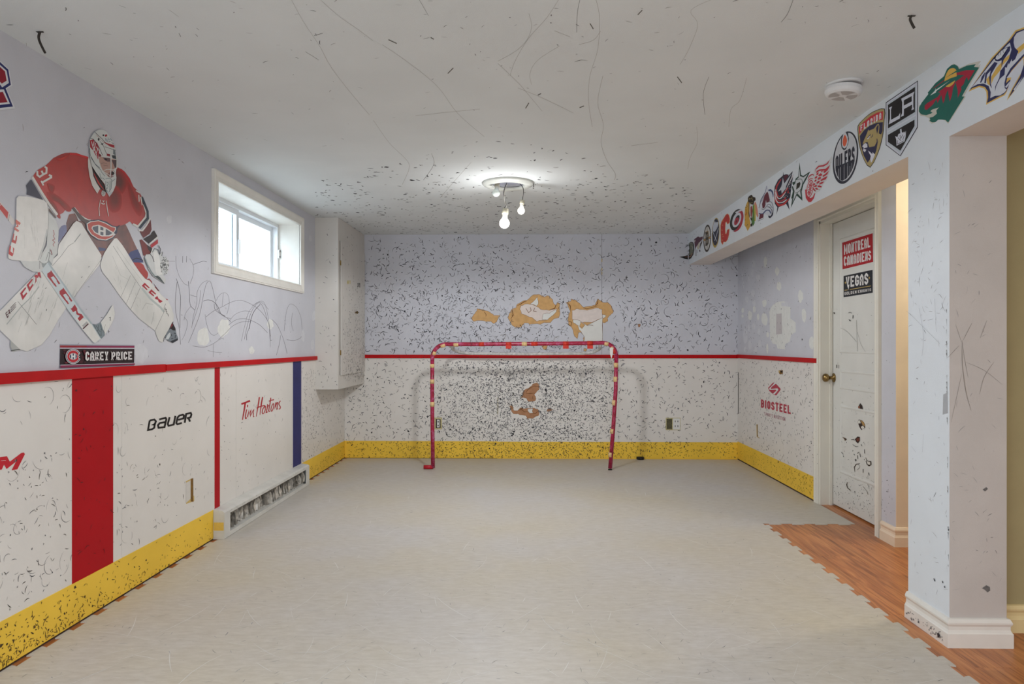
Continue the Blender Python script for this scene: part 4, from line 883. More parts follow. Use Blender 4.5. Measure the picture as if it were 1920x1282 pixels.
# 11 swirl
p = Print('M', (1340, 360), 20); R11 = (176, 46, 66); K11 = (40, 44, 44)
p.ell(W9, 835, 1055, 245, 440, sh=100, n=40).ell(K11, 815, 1040, 225, 400, sh=90, n=40)
p.poly(R11, [(900, 740), (1010, 700), (1060, 760), (1085, 900), (1060, 1080), (1000, 1280), (900, 1420), (780, 1490), (700, 1470), (800, 1400), (900, 1280), (960, 1100), (960, 900), (940, 800)], 2)
p.ell(W9, 830, 1040, 155, 280, sh=70, n=36).poly(K11, [(760, 1050), (800, 940), (880, 860), (940, 880), (935, 1000), (900, 1120), (880, 960), (820, 980)]).ell(R11, 820, 1095, 78, 145, sh=42, n=28).ell((96, 16, 30), 820, 1095, 26, 48, sh=14, n=16)
p.poly(W9, [(760, 760), (900, 690), (1000, 640), (1030, 700), (900, 750), (820, 800)]).line((176, 46, 66), [(900, 770), (960, 735), (1030, 760)], 26)
logo(p, 'red and black swirl sticker among the far ones on the beam')
# 12 flaming C
p = Print('M', (1310, 400), 20); R12 = (196, 52, 48); Y12 = (226, 178, 110)
cpts = [(1080, 20), (1130, 60), (1165, 200), (1160, 330), (1090, 400), (1040, 300), (1000, 350), (990, 600), (1000, 760), (1040, 780), (1080, 620), (1150, 590), (1130, 800), (1080, 980), (1020, 1060), (930, 1060), (900, 1170), (850, 1080), (840, 900), (830, 700), (830, 450), (870, 300), (950, 180), (1020, 60)]
p.line(Y12, cpts, 26, closed=True).poly(R12, cpts)
for x, y in ((890, 440), (880, 620), (890, 790), (890, 1000), (910, 280), (920, 860)): p.line(Y12, [(x-30, y+20), (x, y-20), (x+5, y+20), (x+28, y)], 9)
logo(p, 'red flaming letter sticker, fifth counting from the back wall')
# 13 crossed swords oval
p = Print('M', (1310, 400), 20); N13 = (40, 42, 66); G13 = (190, 162, 84)
p.ell(G13, 640, 725, 140, 560, sh=28, n=40).ell(N13, 640, 700, 124, 500, sh=22, n=40).poly((206, 212, 224), [(545, 440), (590, 310), (660, 290), (740, 330), (730, 450), (690, 560), (640, 640), (600, 690), (530, 660), (540, 540)], 2)
p.line((212, 216, 226), [(525, 670), (600, 850), (680, 1050)], 18).line((212, 216, 226), [(745, 560), (680, 780), (600, 1030)], 18).poly(N13, [(600, 330), (640, 280), (740, 310), (700, 330)])
logo(p, 'narrow navy oval sticker with crossed swords')
# 14 spoked B oval
p = Print('M', (1310, 400), 20); K14 = (52, 42, 28); Y14 = (196, 150, 84); W14 = (214, 212, 208)
p.ell(K14, 322, 935, 142, 515, sh=20, n=40).ell(W14, 322, 930, 112, 440, sh=14, n=40).ell((150, 148, 140), 322, 930, 16, 430, n=20)
p.poly(Y14, [(188, 975), (452, 855), (452, 925), (188, 1045)]).line(K14, [(188, 975), (452, 855)], 14).line(K14, [(188, 1045), (452, 925)], 14)
p.poly(K14, [(240, 700), (365, 650), (378, 760), (370, 920), (378, 1000), (372, 1130), (330, 1200), (250, 1230), (262, 1100), (262, 800)]).line(Y14, [(255, 710), (350, 668), (362, 760), (340, 800)], 12).poly((196, 190, 170), [(300, 800), (330, 770), (335, 880), (300, 910)]).poly((196, 190, 170), [(300, 1000), (335, 985), (330, 1100), (300, 1120)])
logo(p, 'black and gold oval sticker with a spoked letter')
# 15 howling dog
p = Print('M', (1264, 430), 20); M15 = (92, 44, 66)
p.poly(M15, [(750, 370), (900, 262), (960, 300), (1080, 262), (1076, 360), (960, 480), (905, 560), (832, 650), (792, 760), (770, 560), (755, 450)]).poly((212, 208, 206), [(770, 400), (805, 390), (780, 480), (765, 480)]).poly((206, 200, 178), [(930, 490), (965, 480), (955, 600), (940, 740), (880, 745), (850, 660)])
p.poly(K14, [(1060, 395), (1045, 520), (990, 640), (978, 760), (960, 640), (982, 520)])
for x, y0, y1 in ((790, 700, 1000), (830, 760, 1000), (870, 760, 880)): p.line((110, 90, 108), [(x, y0), (x+2, y1)], 12)
p.poly((60, 52, 60), [(930, 760), (980, 770), (990, 820), (960, 860)])
logo(p, 'small maroon and beige animal sticker, second from the back wall')
# 16 webbed emblem, wrapping on to the back wall
p = Print('M', (1264, 430), 20); K16 = (34, 34, 34); G16 = (112, 116, 100)
p.poly(K16, [(521, 960), (560, 870), (545, 820), (521, 808), (521, 795), (545, 780), (570, 720), (560, 620), (530, 592), (521, 592), (521, 568), (560, 520), (610, 475), (660, 460), (720, 490), (750, 570), (760, 780), (720, 950), (640, 1080), (550, 1130), (521, 1126)])
p.poly(G16, [(570, 520), (650, 510), (700, 560), (720, 700), (710, 850), (640, 950), (560, 960), (590, 800), (590, 640)]).line((206, 200, 180), [(565, 560), (600, 520), (660, 505), (712, 560)], 9).line((188, 130, 96), [(530, 1040), (620, 1010), (690, 890)], 20).line((206, 200, 180), [(640, 620), (690, 640), (690, 760)], 8)
a = p; p = Print('B', (1264, 430), 20, off=.0006)
p.poly(K16, [(185, 1025), (400, 1000), (518, 962), (518, 1126), (400, 1100)]).poly(K16, [(410, 590), (518, 568), (518, 598)]).poly(K16, [(470, 810), (518, 795), (518, 816)]).line((188, 130, 96), [(400, 1028), (516, 1030)], 14)
for vs in (p.mb,): 
    o0 = len(a.mb.v); a.mb.v += vs.v
    for f, m in zip(vs.f, vs.m): a.mb.f.append([i+o0 for i in f]); a.mb.m.append(a.mb.mi(vs.mats[m]))
logo(a, 'dark webbed emblem sticker folding round the far end of the beam')
# ================================================================ GOALTENDER STICKER
gr = thing('goaltender_sticker', on('L', 165, 660, off=.001), 'large wall sticker of a masked goaltender in red jersey crouching with white pads', 'sticker')
LO = [.0006]
def P_(): 
    p = Print('L', (0, 0), 1, off=LO[0], step=.00001); return p
def fin(p, name, parent=gr):
    LO[0] = p.off+.00001; return p.done(name, parent)
def gradmat(name, stops, sc=9.0, z0=None, z1=None):
    m = bpy.data.materials.new(name); m.use_nodes = True; nt = m.node_tree; b = nt.nodes['Principled BSDF']; N = nt.nodes.new; L = nt.links.new
    g = N('ShaderNodeNewGeometry'); n = N('ShaderNodeTexNoise'); n.inputs['Scale'].default_value = sc; n.inputs['Detail'].default_value = 3; n.inputs['Distortion'].default_value = .6
    L(g.outputs['Position'], n.inputs['Vector']); cr = N('ShaderNodeValToRGB'); e = cr.color_ramp.elements
    e[0].position = stops[0][0]; e[0].color = lin(stops[0][1]); e[1].position = stops[-1][0]; e[1].color = lin(stops[-1][1])
    for s, c in stops[1:-1]: x = e.new(s); x.color = lin(c)
    L(n.outputs['Fac'], cr.inputs[0]); L(cr.outputs[0], b.inputs['Base Color']); b.inputs['Roughness'].default_value = .5; return m
JER = gradmat('printed_red_jersey', [(.3, (156, 52, 50)), (.48, (176, 60, 55)), (.62, (184, 60, 54)), (.75, (190, 76, 66))], 7)
JED = gradmat('printed_dark_jersey', [(.3, (70, 48, 46)), (.55, (110, 66, 60)), (.7, (136, 78, 66))], 9)
PAD = gradmat('printed_white_pad', [(.3, (202, 202, 198)), (.7, (228, 226, 222))], 6)
PADS = (176, 180, 178); LN = (120, 120, 120); WJ = (216, 214, 210)
# stick handle behind the blocker
p = P_().at(0, 370, 10); p.poly((214, 208, 204), [(-60, 0), (0, 75), (150, 270), (230, 380), (300, 470), (230, 520), (140, 410), (0, 250), (-60, 190)]).poly((190, 70, 66), [(-60, 60), (0, 110), (155, 280), (135, 405), (0, 230), (-60, 160)]).line((60, 60, 60), [(170, 320), (160, 440)], 7).line(WJ, [(0, 150), (40, 110)], 12)
fin(p, 'stick_handle')
# trousers and legs
p = P_().at(0, 370, 10)
p.poly((122, 126, 160), [(1075, 860), (1085, 640), (1150, 540), (1200, 515), (1290, 530), (1260, 650)]).poly(JED, [(1250, 640), (1240, 480), (1300, 320), (1400, 300), (1480, 440), (1700, 420), (2100, 520), (2350, 500), (2420, 640), (2500, 820), (2690, 1220), (2490, 1225), (2130, 760), (1900, 1130), (1840, 1060), (1430, 430), (1100, 860)])
p.poly((66, 74, 120), [(2440, 1020), (2580, 970), (2690, 1220), (2490, 1225), (2400, 1080)]).line((40, 40, 56), [(2480, 1180), (2560, 1140), (2680, 1180)], 16, sm=3).poly((74, 80, 116), [(1840, 930), (1990, 960), (1960, 1000), (1850, 1000)])
p.poly((174, 62, 58), [(2500, 1245), (2540, 1220), (2630, 1225), (2690, 1270), (2720, 1340), (2770, 1410), (2770, 1480), (2750, 1520), (2720, 1520)], 2)
p.poly((150, 44, 52), [(2740, 1530), (2800, 1520), (2850, 1580), (2850, 1640), (2790, 1600)]).poly((90, 40, 46), [(2870, 1600), (2990, 1760), (2940, 1740)]).line((176, 50, 60), [(2780, 1570), (2860, 1660)], 16).line((176, 50, 60), [(2900, 1680), (2980, 1790)], 12).line((176, 50, 60), [(3020, 1840), (3090, 1900), (3140, 1920)], 16)
p.line((140, 84, 70), [(1270, 420), (1300, 330), (1380, 310)], 20)
fin(p, 'trousers')
# jersey
p = P_().at(0, 270, 10)
p.poly(JER, [(1650, 240), (1550, 215), (1430, 165), (1320, 160), (1220, 165), (1120, 200), (1000, 260), (920, 340), (860, 395), (800, 430), (700, 490), (640, 560), (615, 610), (750, 860), (900, 1060), (1090, 1335), (1180, 1290), (1240, 1210), (1320, 1265), (1330, 1220), (1400, 1190), (1500, 1320), (1650, 1415), (1850, 1430), (2010, 1470), (2110, 1550), (2180, 1560), (2350, 1500), (2430, 1450), (2480, 1500), (2580, 1520), (2700, 1400), (2730, 1280), (2740, 1180), (2690, 1050), (2610, 900), (2500, 800), (2430, 640), (2340, 520), (2280, 470), (2180, 430), (2000, 500), (1800, 420)])
# darker folds of the print
for c, pl in (((92, 72, 70), [(2140, 560), (2200, 520), (2280, 600), (2330, 720), (2270, 860), (2200, 800), (2150, 900)]), ((112, 66, 62), [(2080, 900), (2160, 860), (2230, 980), (2220, 1150), (2120, 1200), (2050, 1080)]),
              ((126, 60, 56), [(2420, 800), (2480, 880), (2560, 1050), (2620, 1150), (2580, 1250), (2480, 1100)]), ((128, 74, 66), [(950, 960), (1050, 980), (1180, 1080), (1260, 1180), (1200, 1200), (1100, 1100), (980, 1040)]),
              ((138, 74, 68), [(900, 760), (1000, 800), (960, 900)]), ((122, 84, 74), [(870, 1060), (1000, 1120), (1080, 1280), (1060, 1320)]), ((206, 74, 66), [(1060, 260), (1120, 270), (1250, 210), (1200, 270), (1120, 300)])):
    mx = sum(q[0] for q in pl)/len(pl); my = sum(q[1] for q in pl)/len(pl)
    for k in range(16):
        f = 1.5-.065*k; w_ = (k+1)/17*.8; p.poly(tuple(int(x*w_+y*(1-w_)) for x, y in zip(c, (176, 58, 54))), [(mx+(x-mx)*f, my+(y-my)*f) for x, y in pl], 3)
p.line((214, 60, 62), [(1300, 185), (1420, 190), (1640, 255)], 34).line((214, 70, 72), [(880, 390), (990, 398)], 10, taper=True).line((206, 50, 60), [(2190, 445), (2310, 520), (2400, 640), (2470, 790)], 20, taper=True)
p.poly((74, 74, 88), [(575, 660), (480, 775), (500, 860), (488, 945), (610, 980), (800, 1045)]).line(WJ, [(595, 615), (760, 890), (900, 1110), (1065, 1330)], 46).poly((104, 88, 80), [(890, 1180), (1050, 1375), (1030, 1390), (890, 1230)])
p.line(WJ, [(690, 505), (690, 580), (735, 615), (800, 570), (770, 500)], 36).line(WJ, [(800, 572), (860, 540), (865, 450), (825, 420)], 36).line(WJ, [(905, 578), (950, 600), (950, 625), (775, 725)], 38).line(WJ, [(762, 690), (805, 775)], 30)
p.at(150, 350, 10)
p.line(WJ, [(-5, 535), (80, 590), (150, 622), (195, 622)], [26, 24, 20, 12]).line(WJ, [(-110, 385), (-60, 450), (0, 535)], 10).line(WJ, [(-170, 430), (-100, 490), (-30, 640)], 9)
p.poly((96, 82, 80), [(-160, 400), (-115, 385), (-50, 470), (80, 600), (180, 640), (110, 700), (0, 620), (-80, 520)])
p.line(WJ, [(1190, 330), (1238, 500), (1230, 560), (1080, 742), (985, 700)], 34).line((54, 66, 78), [(1150, 190), (1258, 460), (1262, 590), (1110, 778)], 44).line(WJ, [(1308, 590), (1245, 720), (1150, 832), (1090, 815)], 30)
p.line(WJ, [(1095, 150), (1100, 280)], 18).line(WJ, [(1130, 190), (1160, 345)], 22).line(WJ, [(1040, 70), (1120, 120)], 22)
p.poly((110, 52, 52), [(1320, 620), (1335, 800), (1300, 880), (1180, 960), (1110, 830), (1180, 840)]).poly((40, 26, 30), [(1345, 850), (1385, 820), (1445, 930), (1280, 1065), (1180, 980), (1320, 900)]).line(WJ, [(1285, 1085), (1450, 940)], 24).poly((176, 44, 52), [(1310, 1095), (1452, 985), (1455, 1060), (1330, 1150)])
p.poly((120, 48, 46), [(1110, 1000), (1150, 985), (1240, 1080), (1340, 1160), (1330, 1280), (1180, 1290), (1140, 1100)]).poly((50, 28, 30), [(1240, 1080), (1340, 1150), (1340, 1260), (1270, 1180)])
p.line(WJ, [(375, 245), (345, 400), (355, 550)], 13).line(WJ, [(480, 260), (500, 400), (525, 555)], 13).line(WJ, [(390, 305), (425, 325), (460, 318)], 16).line(WJ, [(415, 255), (430, 285), (445, 255)], 12)
p.ell((190, 188, 186), 430, 122, 40, 58, n=20).line((110, 106, 106), [(405, 100), (455, 100)], 9).line((110, 106, 106), [(410, 150), (450, 120)], 9)
jersey = fin(p, 'jersey')
# collar
p = P_().at(130, 235, 10)
p.poly((60, 48, 48), [(405, 740), (480, 860), (560, 980), (650, 1120), (700, 1270), (560, 1180), (470, 1060), (420, 920)]).line((196, 58, 54), [(450, 900), (540, 1080), (640, 1210)], 26, taper=True)
p.poly(WJ, [(350, 590), (390, 640), (410, 760), (440, 950), (500, 1080), (568, 1185), (515, 1280), (420, 1130), (370, 960), (342, 780), (338, 660)]).poly((196, 202, 206), [(862, 880), (860, 1080), (800, 1260), (740, 1340), (680, 1230), (760, 1180), (820, 1050)])
fin(p, 'collar')
# crest
p = P_().at(150, 350, 10)
p.poly((66, 66, 84), [(95, 690), (180, 630), (340, 612), (490, 655), (600, 730), (690, 745), (755, 712), (690, 780), (690, 860), (640, 930), (600, 975), (480, 1022), (320, 1000), (190, 912), (110, 800)])
p.poly(WJ, [(115, 690), (180, 650), (340, 630), (470, 675), (590, 745), (660, 755), (668, 800), (625, 870), (660, 890), (600, 950), (480, 1005), (330, 985), (200, 900), (130, 800)])
p.poly((186, 84, 74), [(132, 700), (190, 665), (340, 645), (460, 688), (585, 757), (645, 768), (650, 800), (615, 852), (480, 770), (340, 712), (230, 732), (205, 780), (260, 862), (400, 932), (540, 930), (625, 905), (590, 940), (470, 990), (335, 970), (212, 890), (146, 795)])
p.poly(WJ, [(215, 745), (330, 715), (480, 772), (615, 862), (540, 925), (400, 928), (262, 860), (208, 785)]).poly((92, 96, 108), [(232, 752), (335, 730), (470, 785), (598, 868), (530, 912), (400, 912), (275, 850), (224, 788)])
p.poly(WJ, [(332, 728), (372, 740), (372, 908), (332, 882)]).poly(WJ, [(428, 765), (475, 785), (470, 918), (428, 915)]).poly(WJ, [(370, 808), (430, 820), (430, 850), (370, 842)])
fin(p, 'chest_crest')
# right leg pad
p = P_().at(180, 460, 10)
p.poly(PAD, [(338, -132), (240, -10), (140, 150), (80, 330), (75, 390), (110, 500), (240, 660), (450, 960), (640, 1200), (810, 1380), (1100, 1600), (1130, 1700), (1170, 1790), (1240, 1822), (1270, 1730), (1350, 1580), (1440, 1420), (1452, 1300), (1410, 1170), (1345, 1045), (1210, 920), (1080, 770), (1000, 660), (920, 630), (850, 560), (700, 340), (560, 110), (490, 0), (420, -90), (380, -135)])
p.line(LN, [(310, 10), (560, 400), (700, 600), (830, 790)], 6).line((170, 172, 168), [(380, 20), (600, 330), (880, 700)], 4).line(LN, [(640, 560), (460, 960)], 5).line(LN, [(730, 680), (560, 1090)], 5).line(LN, [(820, 790), (640, 1200)], 6).line((170, 172, 168), [(300, 200), (450, 560), (600, 640)], 4)
p.line((184, 192, 190), [(850, 800), (1010, 1000), (1200, 1160), (1270, 1250)], 38).line(LN, [(1300, 1090), (1270, 1160), (1260, 1260), (1100, 1600)], 6).line((150, 150, 148), [(860, 1200), (930, 1080), (1060, 1110)], 5).line(LN, [(1080, 1250), (1030, 1480)], 4)
for k in range(14):
    random.seed(300+k); x, y = random.uniform(300, 1100), 0; y = x*1.12+random.uniform(0, 260); a = random.uniform(40, 110)
    p.line((172, 172, 168), [(x, y), (x+a*random.uniform(-.4, .6), y+a)], 4)
RC = (176, 36, 52)
p.line(RC, [(990, 798), (905, 722), (872, 755), (950, 832)], [20, 34, 34, 20]).line(RC, [(1112, 915), (1030, 845), (998, 880), (1075, 948)], [20, 34, 34, 20]).poly(RC, [(1090, 985), (1140, 945), (1165, 1000), (1240, 1045), (1190, 1080), (1150, 1035), (1160, 1020), (1110, 1010)])
p.line((60, 56, 60), [(1290, 1165), (1285, 1200), (1310, 1195), (1300, 1230), (1320, 1240), (1315, 1270), (1340, 1290), (1350, 1330)], 9)
p.line((30, 26, 28), [(1440, 1430), (1350, 1590), (1265, 1740), (1255, 1800)], 10)
fin(p, 'leg_pad')
p = P_().at(200, 530, 10)
p.poly((120, 128, 136), [(1222, 735), (1285, 870), (1300, 960), (1330, 1030), (1328, 1075), (1230, 1130), (1190, 1110), (1130, 1085), (1085, 1010), (1140, 900)]).poly((30, 20, 24), [(1222, 735), (1280, 850), (1280, 895), (1230, 890), (1190, 860), (1160, 880)]).poly((120, 30, 40), [(1200, 780), (1225, 760), (1230, 800), (1190, 850)])
p.poly((200, 206, 208), [(1140, 960), (1180, 930), (1190, 980), (1150, 1060), (1090, 1060)]).poly((44, 48, 56), [(1180, 1100), (1320, 1040), (1328, 1075), (1230, 1130)])
for a in ((1200, 960, 1210, 1000), (1250, 940, 1290, 960), (1200, 1050, 1240, 1040), (1210, 1085, 1235, 1110), (1280, 980, 1270, 1040)): p.line((40, 44, 52), [a[:2], a[2:]], 12)
fin(p, 'skate')
p = P_().at(0, 220, 2.6717); p.poly((176, 178, 176), [(50, 1105), (100, 1150), (105, 1165), (60, 1172), (48, 1150)]).line((60, 60, 60), [(55, 1110), (75, 1120), (100, 1150)], 5).line((60, 60, 60), [(52, 1168), (100, 1160)], 4)
fin(p, 'skate')
# left leg pad
p = P_().at(0, 220, 2.6717)
p.poly(PAD, [(380, 518), (365, 530), (290, 640), (285, 690), (200, 760), (0, 965), (-30, 1000), (-30, 1040), (0, 1070), (95, 1160), (130, 1172), (205, 1138), (245, 1090), (290, 1010), (380, 880), (498, 735), (505, 690), (440, 590), (405, 530)])
p.at(0, 480, 10)
p.line((170, 176, 174), [(110, 1280), (390, 940), (560, 780), (720, 570)], 18).line(LN, [(320, 850), (450, 1010), (670, 1280)], 8).line((168, 176, 176), [(760, 270), (980, 560), (1240, 920)], 10).line(LN, [(970, 180), (1130, 0), (1270, -190), (1370, -250)], 7).line((150, 154, 152), [(1380, -260), (1500, -420)], 16)
p.line(LN, [(1890, 60), (1560, 510), (1380, 770)], 5)
for k in range(42):
    random.seed(400+k); x = random.uniform(350, 1450); y = random.uniform(350, 1250)-max(0, x-900)*.9; a = random.uniform(80, 260)
    if y < -180: continue
    p.line((176, 180, 176), [(x, y), (x-a*.35, y+a)], 4)
for k in range(5): p.line((90, 92, 92), [[(830, 605), (860, 595)], [(690, 795), (720, 785)], [(1640, 210), (1668, 190)], [(1505, 405), (1530, 385)], [(860, 990), (850, 1030)]][k], 9)
p.line(RC, [(468, 590), (382, 700), (415, 785), (488, 690)], [22, 36, 40, 24]).line(RC, [(592, 432), (505, 545), (540, 628), (605, 530)], [22, 36, 40, 24]).poly(RC, [(620, 375), (660, 345), (690, 360), (690, 310), (735, 300), (755, 400), (735, 408), (715, 370), (695, 410), (670, 400), (668, 470), (645, 515), (650, 400)])
for c, a in enumerate(([(90, 1075), (130, 1160)], [(90, 1075), (125, 1040)], [(105, 1110), (140, 1080)], [(115, 1155), (150, 1110)], [(140, 1010), (175, 1080)], [(150, 1090), (160, 1000)])): p.line((90, 44, 50), a, 12)
for i in range(6):
    for j in range(3): p.line((84, 60, 66), [(178+i*18, 1000-i*20+j*40-20), (200+i*16, 970-i*16+j*38-20)], 9)
fin(p, 'leg_pad')
# blocker
p = P_().at(0, 370, 10)
p.poly((206, 208, 206), [(890, 280), (1030, 430), (1085, 600), (1070, 860), (1060, 1050), (990, 1130), (960, 1270), (880, 1340), (720, 1400), (600, 1390), (440, 1300), (360, 1180), (700, 1180), (860, 900)])
p.poly((226, 224, 220), [(290, 20), (330, -25), (480, -20), (800, 50), (870, 110), (895, 200), (890, 500), (850, 800), (790, 1000), (720, 1190), (580, 1200), (200, 1170), (140, 1140), (135, 1080), (240, 680), (285, 500)], 0)
p.line((150, 152, 152), [(870, 110), (895, 350), (880, 620), (830, 830), (740, 1160)], 9, sm=2).line((196, 198, 196), [(700, 1180), (800, 900), (870, 600)], 30).poly((210, 214, 212), [(720, 1190), (790, 1080), (905, 940), (890, 1180), (850, 1240), (780, 1230)]).line(LN, [(720, 1190), (780, 1240), (860, 1230), (900, 1150), (920, 960)], 9, sm=2).line(LN, [(840, 1190), (890, 1030), (960, 1080)], 8)
p.poly((150, 158, 160), [(760, 1240), (860, 1240), (900, 1170), (960, 1250), (900, 1330), (780, 1310)]).line(LN, [(725, 1200), (725, 1340)], 7)
for k in range(10):
    random.seed(500+k); x = random.uniform(380, 760); y = random.uniform(100, 800); p.line((196, 196, 192), [(x, y), (x+random.uniform(-10, 60), y+random.uniform(150, 320))], 4)
R5 = (196, 68, 66)
p.poly(R5, [(165, 890), (190, 920), (175, 1010), (225, 1050), (225, 960), (215, 930), (250, 960), (232, 1060), (210, 1110), (140, 1060), (145, 1000)]).poly((188, 76, 72), [(235, 665), (250, 690), (230, 790), (265, 810), (280, 720), (302, 715), (295, 800), (275, 870), (195, 835), (215, 760)]).poly((206, 112, 100), [(275, 410), (370, 480), (350, 520), (310, 500), (330, 540), (310, 560), (260, 560), (340, 620), (320, 650), (245, 600), (255, 560), (300, 530), (275, 470)])
p.line((176, 96, 96), [(985, 610), (1000, 700), (980, 720), (1010, 780), (965, 800), (1010, 840), (975, 880), (995, 920)], 10).line((140, 80, 84), [(930, 980), (960, 1070)], 16)
fin(p, 'blocker')
# stick paddle and blade
p = P_().at(0, 480, 10)
p.poly((200, 210, 214), [(760, 270), (870, 120), (900, 130), (1180, 540), (1500, 1000), (1700, 1260), (1880, 1550), (1770, 1632), (1735, 1620), (1540, 1390), (1270, 1030), (1050, 700), (860, 420)]).poly((222, 222, 218), [(1400, 1150), (1640, 1200), (1860, 1545), (1770, 1625), (1735, 1615), (1540, 1390)])
p.line((168, 182, 188), [(890, 130), (1180, 540), (1500, 1010), (1700, 1270)], 30)
R7 = (164, 36, 46)
def bigC(dx, dy): p.poly(R7, [(935+dx, 262+dy), (1112+dx, 515+dy), (1085+dx, 532+dy), (1042+dx, 470+dy), (1046+dx, 452+dy), (985+dx, 378+dy), (932+dx, 400+dy), (995+dx, 500+dy), (1015+dx, 515+dy), (1046+dx, 568+dy), (1022+dx, 575+dy), (985+dx, 528+dy), (870+dx, 385+dy), (866+dx, 330+dy), (930+dx, 285+dy)])
bigC(0, 0); bigC(230, 325)
p.at(100, 560, 10).poly(R7, [(385, 105), (405, 145), (430, 180), (430, 215), (445, 265), (515, 290), (552, 345), (475, 420), (438, 372), (478, 318), (415, 292), (408, 225), (350, 250), (305, 180), (325, 182)])
p.poly((172, 172, 172), [(605, 425), (632, 448), (545, 530), (520, 505)]).poly((84, 40, 50), [(630, 458), (648, 475), (545, 572), (530, 555)])
p.poly((126, 140, 146), [(705, 465), (790, 485), (875, 445), (915, 570), (950, 680), (885, 750)]).poly((222, 222, 218), [(875, 440), (990, 290), (1085, 130), (1105, 120), (1140, 290), (1110, 400), (1040, 530), (960, 660), (915, 570)])
for a in ((780, 500, 860, 620), (830, 490, 820, 600), (880, 560, 880, 700), (800, 580, 860, 690), (860, 480, 900, 600), (740, 480, 780, 560)): p.line((84, 96, 102), [a[:2], a[2:]], 11)
p.line((40, 40, 40), [(1030, 355), (1052, 345), (1050, 410)], 11).line((150, 150, 146), [(930, 600), (960, 480)], 5)
fin(p, 'goalie_stick')
# catching glove
p = P_().at(180, 460, 10)
p.poly((206, 208, 208), [(920, 170), (1000, 165), (1040, 60), (1110, 60), (1170, 180), (1230, 120), (1215, 200), (1300, 220), (1350, 300), (1350, 400), (1320, 540), (1240, 545), (1300, 640), (1275, 722), (1150, 640), (1060, 580), (970, 450), (900, 230)])
p.poly((224, 224, 222), [(1060, 120), (1130, 100), (1180, 250), (1200, 440), (1230, 540), (1130, 560), (1100, 480), (1080, 310)]).line((150, 164, 166), [(905, 240), (940, 340), (1020, 490), (1100, 590)], 26, taper=False).line((70, 78, 80), [(895, 235), (930, 340), (1010, 485), (1085, 590)], 8).poly((72, 82, 82), [(1080, 580), (1140, 565), (1190, 600), (1278, 725), (1160, 640)])
p.line((60, 50, 52), [(990, 150), (1040, 210), (1075, 310)], 12).line((70, 80, 84), [(1040, 130), (1080, 60), (1150, 80), (1180, 180)], 12).line((50, 52, 56), [(1160, 0), (1195, 70), (1175, 170)], 12).line((50, 52, 56), [(1238, 118), (1215, 200)], 10)
random.seed(9)
for k in range(95):
    t, r = random.uniform(0, 6.28), math.sqrt(random.random()); x, y = 1268+r*78*math.cos(t), 380+r*170*math.sin(t)
    a = random.uniform(0, 3.14); p.line((62, 64, 66), [(x-10*math.cos(a), y-10*math.sin(a)), (x+10*math.cos(a), y+10*math.sin(a))], 7)
fin(p, 'catching_glove')
# mask
p = P_().at(130, 235, 10); WM = (212, 216, 214)
p.poly(WM, [(400, 200), (450, 120), (520, 85), (620, 80), (680, 120), (740, 210), (800, 310), (832, 400), (850, 520), (882, 620), (882, 740), (860, 820), (850, 900), (862, 980), (850, 1120), (800, 1240), (730, 1262), (660, 1212), (640, 1100), (560, 1000), (470, 870), (400, 760), (368, 600), (355, 480), (358, 290), (372, 240)], 0)
RM = (168, 42, 56)
p.poly(RM, [(362, 280), (420, 262), (500, 330), (540, 420), (520, 640), (470, 560), (430, 480), (368, 410)]).poly(RM, [(478, 165), (600, 300), (700, 338), (820, 370), (826, 422), (750, 400), (640, 330), (500, 200)])
for a in ((390, 300, 440, 480), (440, 300, 430, 380), (470, 330, 440, 480), (480, 400, 530, 470), (440, 400, 500, 600), (520, 420, 480, 520)): p.line(WM, [a[:2], a[2:]], 13)
p.line((60, 60, 66), [(450, 120), (490, 160), (600, 260), (660, 330)], 9).line((60, 60, 66), [(370, 245), (430, 260), (540, 420), (600, 560)], 9).line((60, 60, 66), [(360, 430), (370, 560), (470, 740), (580, 850)], 8).line((60, 80, 96), [(375, 590), (450, 710), (550, 800)], 8).line((70, 72, 78), [(555, 300), (620, 390), (660, 500), (720, 580)], 8).line((70, 72, 78), [(640, 400), (760, 440), (850, 470)], 8)
p.ell((24, 22, 24), 527, 262, 16, 28, n=14).ell((24, 22, 24), 615, 185, 16, 16, n=12).poly((176, 50, 60), [(640, 180), (680, 165), (690, 200), (650, 215)]).poly((46, 46, 52), [(560, 350), (620, 330), (600, 370)])
for k, a in enumerate(((650, 240, 665, 300), (680, 250, 690, 310), (700, 270, 740, 270), (710, 310, 750, 300), (700, 230, 720, 250), (740, 240, 780, 290), (770, 320, 810, 350))): p.line((92, 122, 150), [a[:2], a[2:]], 9)
p.poly((150, 40, 52), [(680, 530), (740, 540), (745, 585), (680, 570)]).poly((60, 66, 70), [(770, 560), (850, 560), (860, 650), (790, 620)]).poly((120, 128, 132), [(800, 440), (835, 460), (850, 560), (800, 540)]).poly((120, 48, 54), [(530, 520), (580, 560), (560, 600), (530, 580)])
SK = (186, 150, 138)
p.poly(SK, [(530, 610), (560, 580), (640, 605), (740, 615), (790, 620), (850, 650), (848, 720), (835, 800), (800, 830), (830, 880), (800, 950), (735, 985), (650, 900), (590, 820), (545, 730)])
p.poly((112, 88, 90), [(600, 600), (740, 612), (745, 680), (690, 680), (640, 650)]).poly((40, 34, 38), [(640, 610), (690, 640), (670, 660), (635, 640)]).poly((90, 74, 78), [(770, 650), (862, 650), (858, 790), (835, 800), (800, 720)]).poly((130, 84, 84), [(740, 870), (800, 850), (830, 880), (805, 960), (740, 985), (690, 930)]).poly((50, 40, 42), [(765, 870), (825, 855), (815, 940), (770, 920)])
p.line((120, 96, 96), [(570, 720), (620, 700), (680, 720)], 6).line((120, 96, 96), [(620, 750), (700, 760)], 6)
CG = (214, 214, 212)
